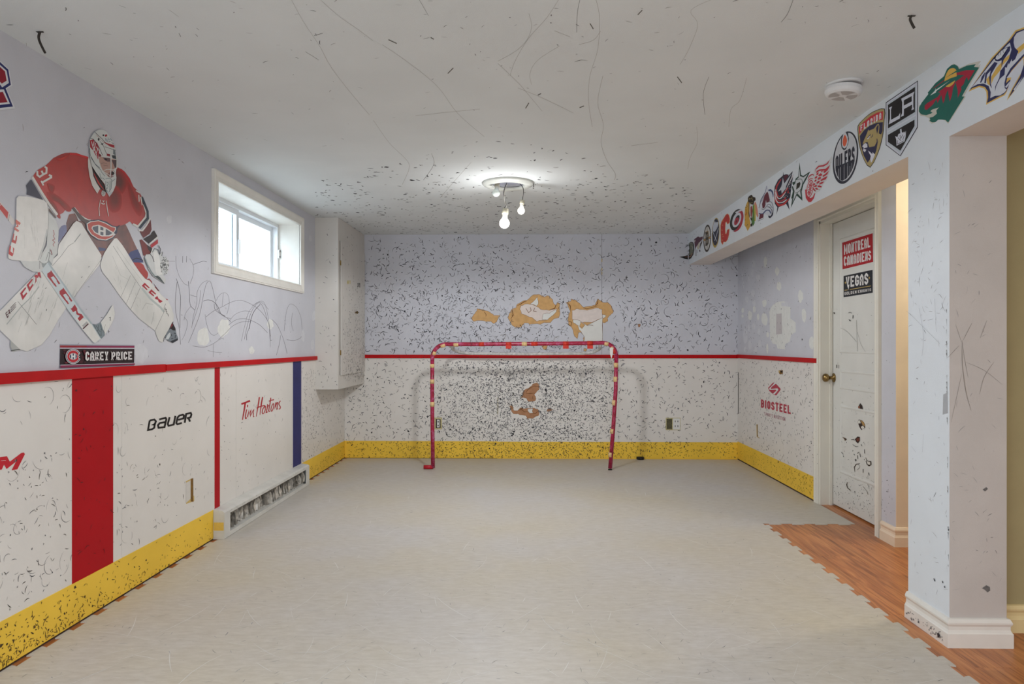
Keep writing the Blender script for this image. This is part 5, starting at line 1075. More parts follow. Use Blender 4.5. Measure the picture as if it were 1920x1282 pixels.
p.line(CG, [(758, 590), (760, 800), (740, 990)], 20).line((90, 90, 92), [(745, 600), (747, 800)], 4).line(CG, [(600, 590), (680, 585), (740, 610), (860, 640)], 10).line(CG, [(620, 850), (700, 822), (800, 832), (865, 812), (882, 730)], 12, sm=3).line(CG, [(610, 860), (690, 910), (750, 945), (800, 940), (830, 890), (785, 850)], 12, sm=3).line(CG, [(540, 700), (560, 760), (600, 850)], 10).line(CG, [(850, 560), (870, 640), (868, 760)], 10)
for a in ([(655, 1000), (740, 990), (770, 1020)], [(660, 1040), (655, 1140), (690, 1240)], [(680, 1080), (700, 1060), (705, 1100), (680, 1130), (700, 1140), (695, 1180), (670, 1180)], [(740, 1040), (735, 1240)], [(770, 1020), (760, 1180), (720, 1250)], [(545, 900), (560, 970), (590, 1000)], [(570, 860), (600, 900), (640, 950)], [(600, 980), (640, 1020)], [(780, 1050), (840, 1000)]): p.line((96, 116, 122), a, 8)
fin(p, 'mask')

# ================================================================ PLASTER PATCHES, TORN HOLES, SCRIBBLES
PLS = mat('joint_compound', (224, 225, 222), .8, noise=.06, nscale=30, bump=.3, bscale=90); PLF = mat('thin_joint_compound', (213, 214, 220), .8, noise=.05, nscale=30)
def blob(p, m, cx, cy, rx, ry, n=14, j=.16, rot=0):
    pts = []
    for i in range(n):
        t = i*2*math.pi/n; k = 1+random.uniform(-j, j); x, y = rx*k*math.cos(t), ry*k*math.sin(t)
        pts.append((cx+x*math.cos(rot)-y*math.sin(rot), cy+x*math.sin(rot)+y*math.cos(rot)))
    p.poly(m, pts, 2)
def stuff(p, name, parent):
    o = p.done(name, parent); o['kind'] = 'stuff'; return o
random.seed(21)
p = Print('L', (300, 480), 6.4, off=.0003, step=.000002)
for a in ((520, 965, 72, 115), (765, 860, 72, 105), (1322, 815, 40, 60), (1098, 1130, 30, 42), (1715, 960, 20, 70), (1845, 720, 22, 60), (1830, 1060, 20, 60)): blob(p, PLS if a[0] < 1400 else PLF, *a)
p.at(0, 0, 1); blob(p, PLF, 317, 411, 5, 8); blob(p, PLF, 264, 663, 13, 17); blob(p, PLF, 264, 660, 4, 9); blob(p, PLF, 582, 447, 3, 6)
for o_ in (p.done('plaster_patch', wall_left),): o_['kind'] = 'stuff'
p = Print('R', (1384, 480), 13.333, off=.0003, step=.000002)
for a in ((385, 190, 45, 90), (345, 400, 40, 90), (275, 540, 35, 75), (110, 520, 16, 110), (135, 720, 24, 95), (685, 150, 42, 125), (495, 530, 52, 80), (975, 380, 52, 100), (1025, 750, 60, 115), (1560, 1000, 68, 150), (370, 920, 48, 95), (215, 1080, 40, 85), (400, 1180, 40, 90), (660, 1180, 60, 90)): blob(p, PLF if a[0] < 500 else PLS, *a)
p.at(1384, 570, 13.333)
for a in ((115, 160, 32, 65), (300, 280, 50, 110), (405, 130, 36, 80), (500, 320, 34, 80), (660, 380, 75, 160), (390, 560, 40, 80), (265, 600, 34, 75), (180, 800, 55, 170), (520, 700, 32, 90), (740, 770, 34, 70), (295, 1020, 42, 115), (540, 990, 40, 95), (730, 1110, 28, 120), (175, 1130, 30, 65), (430, 1130, 50, 60), (1645, 280, 55, 180), (1840, 960, 65, 160), (110, 300, 26, 40)): blob(p, PLF if a[0] < 600 and a[1] > 500 else PLS, *a)
p.poly(PLS, [(780, 200), (830, 60), (900, 0), (1000, -60), (1150, -70), (1230, -20), (1230, 60), (1310, 70), (1310, 360), (1390, 420), (1440, 460), (1440, 700), (1330, 760), (1290, 940), (1180, 1000), (1170, 1130), (980, 1110), (960, 1010), (860, 980), (800, 860), (790, 500)], 0).poly(PLF, [(1080, -40), (1240, -40), (1240, 60), (1080, 40)]).poly(mat('grey_patch', (196, 190, 192), .8, noise=.05), [(955, 250), (1090, 230), (1100, 740), (950, 760)])
for o_ in (p.done('plaster_patch', wall_right),): o_['kind'] = 'stuff'
p = Print('C', (0, 0), 1, off=.0003, step=.000002)

# torn drywall
TP = mat('torn_brown_paper', (212, 168, 112), .85, noise=.12, nscale=25, bump=.4, bscale=70); TPD = mat('torn_dark_paper', (178, 130, 96), .85, noise=.15, nscale=30, bump=.4, bscale=70); TE = mat('torn_edge', (116, 74, 36), .9)
GY = mat('bare_gypsum', (226, 214, 208), .9, noise=.06, nscale=30, bump=.4, bscale=60); GYW = mat('white_gypsum', (226, 226, 222), .9, noise=.04, nscale=20)
def rough(pts, a, n=3):
    out = []
    for i in range(len(pts)):
        x0, y0 = pts[i]; x1, y1 = pts[(i+1) % len(pts)]
        for k in range(n):
            t = k/n; out.append((x0+(x1-x0)*t+random.uniform(-a, a), y0+(y1-y0)*t+random.uniform(-a, a)))
    return out
def torn(o, sc, shapes, parent, off):
    p = Print('B', o, sc, off=off, step=.0003)
    for m, pts in shapes:
        if m == 'edge': p.line(TE, pts, 120/sc*sc/14 if False else 9)
        elif m == 'edge2': p.line(TE, pts, 16, taper=True)
        else:
            q = rough(pts, 7); p.line(TE, [(x, y) for x, y in q], 9, closed=True); p.poly(m, q)
    return p.done('torn_hole', parent)
A1 = [(250, 390), (330, 400), (400, 420), (510, 470), (560, 510), (670, 510), (640, 560), (610, 640), (560, 660), (500, 620), (420, 625), (300, 600), (180, 620), (150, 570), (180, 500), (240, 430)]
torn((870, 540), 10, [(TP, A1), ('edge', [(380, 440), (415, 500), (410, 530)])], wall_back, .0005)
A2 = [(1310, 120), (1420, 125), (1500, 165), (1580, 140), (1660, 210), (1690, 310), (1720, 320), (1760, 270), (1790, 300), (1800, 480), (1780, 560), (1680, 570), (1620, 640), (1500, 640), (1430, 680), (1350, 660), (1230, 680), (1210, 650), (1130, 650), (1080, 720), (980, 740), (900, 690), (830, 560), (850, 490), (900, 390), (980, 370), (1000, 300), (1100, 250), (1180, 230)]
torn((870, 540), 10, [(TP, A2), (GY, [(1070, 330), (1160, 300), (1280, 310), (1380, 350), (1430, 400), (1600, 415), (1740, 390), (1720, 440), (1600, 540), (1540, 600), (1440, 600), (1360, 620), (1290, 560), (1200, 530), (1080, 470), (1050, 400)]),
      (GYW, [(1380, 170), (1395, 280), (1360, 340), (1300, 310), (1240, 300), (1310, 240)]), (GYW, [(1740, 390), (1730, 440), (1560, 600), (1470, 590), (1480, 480), (1600, 470)]), ('edge2', [(1000, 330), (1060, 300), (1120, 260), (1180, 240)]), ('edge2', [(900, 400), (920, 500), (880, 580)]), ('edge2', [(1600, 410), (1700, 380), (1730, 310)]),
      ('edge', [(1160, 380), (1210, 460), (1260, 420), (1240, 360)]), ('edge', [(1330, 370), (1300, 430), (1360, 440)])], wall_back, .0005)
A3 = [(320, 270), (400, 250), (420, 215), (500, 235), (560, 290), (640, 360), (760, 345), (860, 320), (910, 200), (960, 240), (990, 265), (1100, 270), (1160, 330), (1170, 370), (1205, 440), (1150, 500), (1090, 560), (1090, 610), (1040, 650), (1000, 640), (990, 1010), (650, 1010), (650, 900), (600, 820), (545, 830), (520, 940), (480, 900), (430, 740), (370, 700), (350, 600), (370, 480), (400, 430), (350, 340)]
torn((1030, 540), 10, [(TP, A3), (GY, [(430, 420), (520, 390), (700, 420), (880, 370), (985, 400), (990, 560), (800, 640), (600, 640), (430, 580)]), (GYW, [(440, 600), (560, 600), (700, 700), (990, 560), (998, 1010), (650, 1010), (660, 900), (600, 820), (545, 760), (540, 700), (450, 650)]), (TP, [(590, 640), (660, 690), (610, 760), (570, 720)]), (GYW, [(1000, 500), (1080, 520), (1010, 570)]), ('edge2', [(330, 270), (390, 330), (400, 420)]), ('edge2', [(860, 330), (900, 290), (915, 200)]), ('edge', [(640, 370), (700, 390), (780, 370), (900, 330)]), ('edge', [(360, 620), (420, 640), (400, 720)]), ('edge', [(700, 700), (760, 690), (820, 700)]), ('edge2', [(1160, 340), (1210, 440)])], wall_back, .0005)
torn((870, 540), 10, [(TP, [(1460, 1070), (1560, 1070), (1540, 1150), (1490, 1140)])], wall_back, .0005)
torn((1030, 540), 10, [(TP, [(640, 940), (780, 940), (760, 1000), (640, 1000)]), (TP, [(650, 1130), (700, 1140), (690, 1180), (650, 1170)]), (TPD, [(1665, 680), (1705, 680), (1700, 725), (1670, 725)])], wall_back, .0012)
B1 = [(1000, 230), (1060, 250), (1080, 320), (1070, 390), (990, 480), (950, 520), (990, 580), (995, 650), (960, 695), (850, 700), (790, 690), (770, 620), (720, 600), (620, 600), (680, 530), (670, 460), (720, 410), (800, 370), (880, 320), (940, 260)]
torn((930, 700), 13.333, [(TPD, B1), ('edge2', [(960, 310), (870, 350), (780, 420), (750, 490)]), ('edge', [(960, 320), (1070, 325)]), ('edge2', [(750, 500), (850, 500), (970, 490)]), ('edge', [(915, 570), (920, 640)])], wall_back, BT+.0005)
B2 = [(340, 815), (400, 800), (430, 850), (440, 930), (540, 930), (620, 850), (700, 880), (800, 870), (930, 860), (1040, 890), (1085, 960), (1070, 1050), (980, 1070), (940, 1120), (780, 1120), (750, 1050), (600, 1030), (540, 1000), (440, 1010), (390, 940), (370, 860)]
torn((930, 700), 13.333, [(TPD, B2), (GYW, [(790, 890), (850, 885), (920, 880), (900, 930), (920, 985), (850, 990), (810, 960)]), ('edge2', [(560, 920), (640, 900), (720, 960), (800, 950)]), ('edge2', [(900, 1000), (1000, 990), (1060, 930)]), ('edge', [(600, 900), (660, 860)])], wall_back, BT+.0005)
torn((930, 700), 13.333, [(TPD, [(1350, 855), (1380, 900), (1430, 910), (1360, 930), (1320, 960), (1270, 940), (1290, 890)]), (TPD, [])][:1], wall_back, BT+.0005)
# seams on the back wall, wall crack
MB().box((on('B', 1128.6, 500).x-.0015, YB-.0006, 1.06), (on('B', 1128.6, 500).x+.001, YB, ZC), SCUFG).build('wall_seam', wall_back)
for z in (505, 512, 488):
    q = on('B', 1128.6, z); MB().box((q.x-.004, YB-.001, q.z-.015), (q.x+.004, YB, q.z+.015), TAN).build('wall_seam_chip', wall_back)
q = on('B', 933.5, 760); MB().box((q.x-.006, YB-BT-.0006, q.z-.09), (q.x+.004, YB-BT, q.z+.08), mat('chipped_seam', (190, 182, 156), .8, noise=.3, nscale=60)).build('seam_chip', wall_back)
q0, q1 = on('R', 1385.6, 698), on('R', 1385.6, 776); MB().box((XR-.005, YB-.03, q1.z), (XR-.0031, YB-.018, q0.z), DARK).build('corner_gap', wall_right)
q0, q1 = on('L', 444.6, 762), on('L', 444.6, 836)

# pencil scribbles on the left wall
PEN = mat('pencil_line', (128, 126, 134), .7); PEN2 = mat('pencil_line_dark', (92, 90, 98), .7)
p = Print('L', (300, 480), 6.4, off=.0005, step=.000003)
def sc(m, pts, w=4): p.line(m, pts, w, sm=5)
sc(PEN, [(190, 0), (195, 120), (230, 240), (290, 330), (340, 350)], 3); sc(PEN, [(355, 30), (400, 120), (395, 230), (360, 330)], 3); sc(PEN, [(110, 62), (180, 62)], 3); sc(PEN2, [(400, 100), (470, 75), (520, 62), (560, 70)], 4)
sc(PEN2, [(272, 0), (270, 80)], 3); sc(PEN2, [(318, 0), (316, 75)], 3)
sc(PEN2, [(195, 270), (225, 370), (245, 500), (240, 700), (240, 860)], 4); sc(PEN, [(205, 310), (185, 500), (190, 680), (230, 860), (245, 1060)], 5)
sc(PEN2, [(340, 300), (350, 430), (355, 540), (370, 600), (420, 650)], 4); sc(PEN, [(360, 465), (440, 490)], 4); sc(PEN, [(370, 600), (310, 680), (285, 770)], 3); sc(PEN, [(290, 730), (330, 800), (300, 930), (260, 1010)], 3)
sc(PEN, [(340, 1040), (420, 850), (480, 680), (530, 420), (570, 310), (610, 320), (650, 470), (690, 640), (760, 720), (850, 750)], 4)
sc(PEN, [(380, 860), (400, 720), (440, 560), (445, 430), (500, 330), (570, 290)], 3); sc(PEN, [(385, 820), (470, 560), (485, 410)], 3)
sc(PEN2, [(520, 540), (570, 525), (630, 540), (690, 600), (730, 690), (780, 715)], 5); sc(PEN, [(650, 570), (660, 640), (720, 690), (800, 740), (850, 790)], 5)
sc(PEN, [(670, 540), (720, 460), (780, 440), (820, 480), (830, 580), (800, 700)], 3); sc(PEN, [(760, 440), (745, 600)], 3)
sc(PEN, [(550, 730), (640, 660), (740, 610), (860, 550), (960, 530), (1060, 560), (1160, 620), (1240, 700), (1300, 800), (1325, 960)], 4)
sc(PEN, [(830, 780), (900, 700), (1000, 660), (1090, 665)], 3); sc(PEN, [(820, 830), (900, 770), (1000, 750), (1100, 775), (1200, 830), (1290, 920)], 4); sc(PEN, [(700, 1000), (780, 930), (870, 840), (980, 790), (1090, 785)], 4)
sc(PEN, [(390, 1078), (520, 1092), (620, 1060), (740, 985), (760, 1000)], 4); sc(PEN, [(540, 700), (560, 820), (600, 920), (650, 950), (700, 920)], 3)
sc(PEN2, [(1072, 870), (1090, 760), (1130, 660), (1200, 580)], 6); sc(PEN, [(975, 1020), (1010, 860), (1060, 680), (1130, 590), (1190, 550), (1250, 580), (1300, 640)], 3); sc(PEN, [(1010, 1000), (1050, 820), (1100, 660), (1180, 560), (1240, 620), (1290, 780)], 4); sc(PEN2, [(1040, 1010), (1040, 940), (1070, 860)], 4)
sc(PEN, [(1100, 600), (1190, 545), (1250, 560), (1290, 700), (1320, 900), (1322, 1090)], 3); sc(PEN2, [(1315, 880), (1322, 1000), (1340, 1010)], 5)
sc(PEN, [(1340, 760), (1400, 820), (1450, 920), (1490, 1030), (1525, 1170)], 4); sc(PEN, [(1445, 950), (1430, 1060), (1395, 1190)], 4)
sc(PEN, [(1490, 900), (1510, 700), (1540, 600), (1575, 575), (1640, 620), (1690, 740), (1705, 880)], 3); sc(PEN, [(1600, 900), (1575, 800), (1590, 680)], 3); sc(PEN, [(1520, 1000), (1600, 1015), (1680, 985), (1695, 960)], 4)
sc(PEN, [(640, 1050), (640, 1210)], 3); sc(PEN, [(570, 1130), (640, 1150), (740, 1155)], 3)
p.at(300, 480, 6.4)
stuff(p, 'pencil_scribble', wall_left)
# scratches on the ceiling
p = Print('C', (700, 0), 2.4, off=.0005, step=.000003)
CSC = mat('ceiling_scratch', (168, 166, 160), .8); CSD = mat('ceiling_scratch_dark', (96, 94, 88), .8)
for m, w, pts in ((CSC, 2.2, [(845, -20), (780, 80), (700, 170), (640, 270), (615, 340)]), (CSC, 2.2, [(700, 60), (712, 120), (690, 180), (640, 230), (560, 275)]), (CSC, 2.4, [(1000, -10), (1018, 80), (1010, 220), (975, 340), (968, 450), (985, 570)]), (CSC, 2.4, [(1033, 340), (1010, 460), (1035, 560), (1025, 640), (1050, 720), (1088, 780), (1085, 810)]),
    (CSC, 2, [(560, 285), (650, 370), (710, 440), (760, 500)]), (CSC, 2, [(650, 395), (760, 440), (900, 508)]), (CSC, 2, [(840, 205), (740, 270), (705, 330), (712, 380)]), (CSC, 2, [(40, 200), (170, 290), (290, 390), (380, 510), (500, 615)]), (CSC, 2, [(190, 520), (330, 505), (480, 490)]), (CSC, 1.8, [(0, 540), (70, 640), (150, 720), (160, 760), (130, 830)]), (CSD, 2, [(262, 690), (272, 740), (225, 810)]), (CSC, 2, [(440, 730), (360, 820), (300, 890)]),
    (CSD, 2.6, [(1510, 345), (1485, 420), (1492, 515)]), (CSC, 2, [(1455, 570), (1458, 640), (1425, 710), (1415, 760)]), (CSD, 3, [(1890, -5), (1865, 60), (1835, 100)]), (CSC, 2, [(1540, -10), (1430, 45), (1460, 110), (1420, 220), (1380, 290)]), (CSC, 2, [(1680, 350), (1650, 450), (1610, 490), (1600, 570)]), (CSD, 2.6, [(930, -5), (918, 60), (915, 145)]), (CSC, 2, [(815, 138), (885, 165)]), (CSC, 2.4, [(925, 200), (990, 180), (1022, 140)]), (CSD, 2, [(205, -5), (248, 70)]), (CSC, 2, [(1160, 655), (1280, 640)])):
    p.line(m, pts, w*.55, sm=5)
for m, pts in ((CSD, [(68, 178), (105, 195)]), (CSD, [(258, 168), (272, 176)]), (CSD, [(685, 487), (700, 462)]), (CSD, [(1190, 66), (1210, 45)]), (CSD, [(975, 105), (990, 130)]), (CSD, [(740, 428), (755, 420)]), (CSD, [(928, 484), (948, 476)]), (CSD, [(335, 330), (360, 305)]), (CSD, [(1368, 345), (1388, 372)])): p.line(m, pts, 4, taper=False)
p.at(0, 0, 2.743)
for m, w, pts in ((CSC, 2, [(1500, 0), (1560, 110), (1640, 230), (1700, 340), (1790, 460), (1900, 590)]), (CSC, 2, [(1650, 0), (1740, 80), (1840, 150), (1919, 210)]), (CSD, 2, [(1570, 265), (1640, 308)]), (CSC, 2, [(870, 50), (918, 85)]), (CSD, 7, [(337, 38), (341, 46), (336, 54)]), (CSD, 3, [(920, 170), (930, 188)]), (CSD, 3, [(1615, 183), (1660, 170)]), (CSC, 3, [(135, 220), (140, 280), (155, 330)])): p.line(m, pts, w*.6, sm=4)
stuff(p, 'ceiling_scratch', ceiling)

# ================================================================ PUCK SCUFFS
ND = {'L': 0, 'R': 0, 'M': 0, 'D': 0, 'K': 0, 'B': 1, 'P': 1, 'J': 1, 'H': 1, 'C': 2, 'F': 2}
def plane_axes(pl):
    return {0: (Vector((0, 1, 0)), Vector((0, 0, 1))), 1: (Vector((1, 0, 0)), Vector((0, 0, 1))), 2: (Vector((1, 0, 0)), Vector((0, 1, 0)))}[PL[pl][0]]
def scuffs(name, parent, pl, area, n, dens=lambda x, y: 1, L=(.012, .06), Wd=(.0015, .005), mats=(SCUFF, SCUFG, SCUFL), wts=(5, 3, 3), blobp=.10, off=.0006, R=.038, hscale=1.0, seed=0, inpx=True, curly=.0, keep=None):
    """thin curved rubber marks; area is a polygon test in photo pixels, marks are sized in metres"""
    rnd = random.Random(seed); mb = MB(); U, V = plane_axes(pl); N = Vector(PL[pl][2]); k = 0; tries = 0
    x0, y0, x1, y1 = area[:4]
    while k < n and tries < n*60:
        tries += 1
        x, y = rnd.uniform(x0, x1), rnd.uniform(y0, y1)
        if len(area) > 4 and not area[4](x, y): continue
        if rnd.random() > dens(x, y): continue
        c = on(pl, x, y, off+rnd.uniform(0, .0002)); k += 1
        m = rnd.choices(mats, wts)[0]
        if rnd.random() < blobp:
            r = rnd.uniform(*Wd)*rnd.uniform(.9, 2.0); a0 = rnd.uniform(0, 6.28); q = rnd.randint(3, 5)
            pts = [c+(U*math.cos(a0+i*6.28/q)+V*math.sin(a0+i*6.28/q))*r*rnd.uniform(.4, 1.3) for i in range(q)]
            mb.add(pts, [tuple(range(q))], m)
        else:
            ln = rnd.uniform(*L)*rnd.uniform(.5, 1); rr = R*rnd.uniform(.5, 1.6); span = min(ln/rr, 4.2)
            if rnd.random() < curly: span = rnd.uniform(2.2, 4.5); rr *= .8
            a0 = rnd.uniform(0, 6.28); sg = 4 if span < 1.2 else 8; w = rnd.uniform(*Wd)
            ctr = c-(U*math.cos(a0+span/2)+V*math.sin(a0+span/2))*rr
            vs = []
            for i in range(sg+1):
                t = i/sg; a = a0+span*t; d = U*math.cos(a)+V*math.sin(a)*hscale; ww = w*(.15+.85*math.sin(math.pi*t)**.8)/2
                vs += [ctr+d*(rr-ww), ctr+d*(rr+ww)]
            if keep and not all(keep(v) for v in vs): continue
            mb.add(vs, [(2*i, 2*i+1, 2*i+3, 2*i+2) for i in range(sg)], m)
    o = mb.build(name, parent); o['kind'] = 'stuff'; return o
G = lambda x, y, cx, cy, sx, sy: math.exp(-((x-cx)/sx)**2-((y-cy)/sy)**2)
hole = lambda x, y: not ((962 < x < 1046 and 558 < y < 608) or (1066 < x < 1150 and 568 < y < 640) or (888 < x < 934 and 583 < y < 603))
hole2 = lambda x, y: not ((983 < x < 1010 and 718 < y < 752) or (958 < x < 1010 and 765 < y < 784))
scuffs('scuff_marks', wall_back, 'B', (684, 445, 1386, 662, hole), 2450, lambda x, y: min(1, .17+.38*G(x, y, 830, 590, 150, 50)+.36*G(x, y, 990, 625, 230, 45)+.22*G(x, y, 860, 530, 220, 80)+.10*G(x, y, 1250, 600, 130, 90)), L=(.014, .075), Wd=(.0022, .0066), off=.0018, seed=1, wts=(6, 4, 2), blobp=.12)
scuffs('scuff_marks', wall_back, 'B', (684, 446, 1386, 662, hole), 120, L=(.06, .12), Wd=(.002, .004), off=.0018, seed=2, mats=(SCUFG, SCUFF), wts=(1, 1), curly=.7)
scuffs('scuff_marks', wall_back, 'B', (648, 674, 1386, 826, hole2), 2000, lambda x, y: min(1, .30+.4*G(x, y, 900, 760, 250, 120)), L=(.012, .055), Wd=(.0025, .0068), off=BT+.0012, seed=3, wts=(5, 4, 3), blobp=.14)
scuffs('scuff_marks', wall_back, 'B', (820, 676, 1150, 826, hole2), 4300, lambda x, y: min(1, .45*G(x, y, 985, 750, 125, 200)+.65*G(x, y, 1000, 750, 170, 90)), L=(.008, .030), Wd=(.0028, .0068), off=BT+.0012, seed=4, wts=(6, 3, 1), blobp=.12)
scuffs('scuff_marks', wall_back, 'B', (650, 828, 1384, 858), 1500, lambda x, y: min(1, .25+.75*G(x, y, 990, 845, 240, 40)), L=(.008, .035), Wd=(.0025, .006), off=.0080, seed=5, mats=(SCUFY, SCUFF), wts=(2, 2), blobp=.12)
scuffs('scuff_marks', wall_back, 'B', (684, 665, 1384, 671), 60, L=(.008, .03), Wd=(.002, .005), off=.0186, seed=6, mats=(SCUFR,), wts=(1,), blobp=.3)
# left boards, upper wall, kick strip
inb = lambda x, y: (y > 720-.055*x) and (y < 1165-.534*x-10 if x < 402 else y < 951-.462*(x-402) if x < 570 else y < 880-.52*(x-570)) and not (133 < x < 211) and not (400 < x < 412) and not (547 < x < 565) and (y > 735 or x < 596 or x > 650)
scuffs('scuff_marks', wall_left, 'L', (-260, 600, 402, 1300, inb), 560, lambda x, y: .35+.65*(y > 850), L=(.01, .045), Wd=(.0012, .0038), off=BO, seed=11, wts=(5, 4, 4), blobp=.24, mats=(mat('scuff_brown_black', (84, 78, 70), .7, noise=.3, nscale=60), SCUFG, SCUFL))
scuffs('scuff_marks', wall_left, 'L', (-260, 640, 402, 1300, inb), 90, L=(.05, .11), Wd=(.001, .002), off=BO, seed=12, mats=(SCUFG, SCUFL), wts=(1, 2), blobp=0, curly=.5)
scuffs('scuff_marks', wall_left, 'L', (411, 690, 548, 951, inb), 110, L=(.01, .04), Wd=(.0012, .0035), off=BO, seed=13, wts=(4, 3, 5), blobp=.2)
scuffs('scuff_marks', wall_left, 'L', (564, 690, 648, 870, inb), 520, L=(.012, .045), Wd=(.002, .0055), off=BO, seed=14, wts=(4, 4, 4), blobp=.12)
scuffs('scuff_marks', wall_left, 'L', (135, 720, 210, 1090, lambda x, y: y < 1085-.53*(x-135)), 50, L=(.01, .04), Wd=(.0015, .004), off=BO+.0015, seed=15, mats=(SCUFR,), wts=(1,), blobp=.25)
scuffs('scuff_marks', wall_left, 'L', (549, 690, 563, 868), 40, L=(.01, .03), Wd=(.002, .005), off=BO+.0015, seed=16, mats=(mat('scuff_on_blue', (34, 32, 60), .6),), wts=(1,), blobp=.25)
iny = lambda x, y: 1165-.534*x+4 < y < 1250-.603*x
scuffs('scuff_marks', wall_left, 'L', (-260, 940, 401, 1410, iny), 900, lambda x, y: .12+.88*max(0, (y-(1165-.534*x))/85)**2.2, L=(.006, .028), Wd=(.0015, .005), off=.0072, seed=17, mats=(SCUFY, mat('scuff_dark_yellow', (74, 58, 30), .7)), wts=(3, 2), blobp=.13)
scuffs('scuff_marks', wall_left, 'L', (580, 830, 648, 905, lambda x, y: 872-.66*(x-580)+4 < y < 898-.62*(x-580)), 200, L=(.008, .03), Wd=(.002, .005), off=.0072, seed=18, mats=(SCUFY,), wts=(1,), blobp=.2)
scuffs('scuff_marks', wall_left, 'L', (0, 200, 590, 690, lambda x, y: y < 690-.05*x and y > 60+.59*x and not (395 < x < 568 and y < 550)), 120, lambda x, y: .3+.7*(y > 560), L=(.008, .035), Wd=(.001, .003), off=.0005, seed=19, wts=(3, 4, 4), blobp=.2)
# right wall
scuffs('scuff_marks', wall_right, 'R', (1387, 674, 1527, 890, lambda x, y: 676 < y < 828+.45*(x-1387)), 640, lambda x, y: 1-.5*(x-1387)/140, L=(.012, .045), Wd=(.0025, .0065), off=BO, seed=21, wts=(5, 3, 3), blobp=.15)
scuffs('scuff_marks', wall_right, 'R', (1387, 830, 1527, 934, lambda x, y: 832+.45*(x-1387) < y < 856+.55*(x-1387)), 300, L=(.01, .03), Wd=(.002, .005), off=.0072, seed=22, mats=(SCUFY,), wts=(1,), blobp=.2)
scuffs('scuff_marks', wall_right, 'R', (1387, 440, 1527, 662, lambda x, y: y > 500-.45*(x-1387)), 210, lambda x, y: max(.08, 1-(x-1387)/110), L=(.01, .04), Wd=(.002, .006), off=.0012, seed=23, blobp=.2)
scuffs('scuff_marks', door, 'D', (1560, 560, 1640, 975, lambda x, y: y < 940+.45*(x-1560)), 330, lambda x, y: .05+.2*(y > 740)+.75*(y > 890), L=(.008, .028), Wd=(.001, .003), off=.0022, seed=24, blobp=.25)
scuffs('scuff_marks', wall_right, 'R', (1652, 600, 1678, 1000, lambda x, y: y < 975+.6*(x-1652)), 40, lambda x, y: .2+.8*(y > 880), L=(.008, .025), Wd=(.001, .003), off=.0006, seed=25, blobp=.25)
PL['E'] = (0, hx, (1, 0, 0)); PL['A'] = (0, XR-.012, (-1, 0, 0))
scuffs('scuff_marks', heat, 'E', (424, 880, 578, 1004, lambda x, y: 1006-.74*(x-412)-9 < y < 1006-.74*(x-412)-2), 60, L=(.006, .02), Wd=(.0015, .004), off=.0006, seed=61, blobp=.3)
scuffs('scuff_marks', heat, 'E', (430, 870, 578, 970, lambda x, y: 962-.57*(x-421) < y < 962-.57*(x-421)+5), 24, L=(.006, .02), Wd=(.0015, .003), off=.0006, seed=62, blobp=.2)
scuffs('scuff_marks', door, 'A', (1529, 430, 1534, 935), 34, lambda x, y: .25+.75*(y > 800), L=(.006, .02), Wd=(.001, .003), off=.0008, seed=63, blobp=.3)
# cabinet
scuffs('scuff_marks', cab, 'K', (640, 440, 681, 715), 620, lambda x, y: min(1, .06+max(0, (y-520)/170)*((x-628)/50)), L=(.014, .045), Wd=(.003, .006), off=.0128, seed=26, blobp=.15)
scuffs('scuff_marks', cab, 'J', (596, 430, 632, 726), 46, lambda x, y: .35+.65*(y > 600), L=(.01, .04), Wd=(.002, .005), off=.0006, seed=27, blobp=.2)
# beam, pillar, ceiling, floor
scuffs('scuff_marks', beam, 'M', (1292, 300, 1700, 492, lambda x, y: 440-.69*(x-1290) < y < 494-.49*(x-1290)), 70, lambda x, y: max(.06, 1-(x-1290)/120), L=(.012, .04), Wd=(.0015, .004), off=.0005, seed=28, blobp=.15)
scuffs('scuff_marks', pillar, 'M', (1706, 300, 1777, 1120), 130, lambda x, y: .4+.6*(y < 620), L=(.01, .05), Wd=(.0006, .002), off=.0006, seed=29, mats=(SCUFG, SCUFL), wts=(1, 3), blobp=.12, R=.12)
scuffs('scuff_marks', pillar, 'P', (1784, 300, 1880, 1160), 60, L=(.01, .04), Wd=(.0006, .0018), off=.0006, seed=30, mats=(SCUFG, SCUFL), wts=(1, 3), blobp=.15, R=.12)
scuffs('scuff_marks', ceiling, 'C', (560, 200, 1300, 440, lambda x, y: y > 300+.3*abs(x-930)-60 and 592+(x-592)*0 <= x), 1000, lambda x, y: min(1, .06+max(0, (y-260)/180)**2), L=(.015, .055), Wd=(.0045, .012), off=.0006, seed=31, wts=(6, 3, 1), blobp=.25)
scuffs('scuff_marks', ceiling, 'C', (0, 0, 1700, 300, lambda x, y: y < 140+.5*x and y < 700-.6*(x-1000)), 230, L=(.01, .04), Wd=(.0012, .003), off=.0006, seed=32, wts=(3, 3, 5), blobp=.12, R=.06)
onmat = lambda v: v.x > -1.80 and v.y < 6.84 and v.x < (1.50 if v.y < 4.44 else 2.08)
FW_ = mat('floor_scratch_light', (220, 218, 213), .5); FD_ = mat('floor_mark_dark', (150, 146, 138), .6)
inf = lambda x, y: (y > 1250-.6*x if x < 600 else True) and y > 862 and (x < 1442+(y-983)*1.3 or y < 975 and x < 1400+(y-862)*1.55)
scuffs('skate_scratches', mat_root, 'F', (0, 862, 1900, 1282, inf), 300, L=(.05, .40), Wd=(.001, .003), off=.0003, seed=33, mats=(FW_,), wts=(1,), blobp=0, R=.8, keep=onmat)
scuffs('rubber_marks', mat_root, 'F', (0, 862, 1900, 1282, inf), 620, lambda x, y: 1, L=(.012, .05), Wd=(.001, .003), off=.0003, seed=34, mats=(FD_, SCUFL, SCUFG), wts=(6, 4, 1), blobp=0, R=.08, keep=onmat)

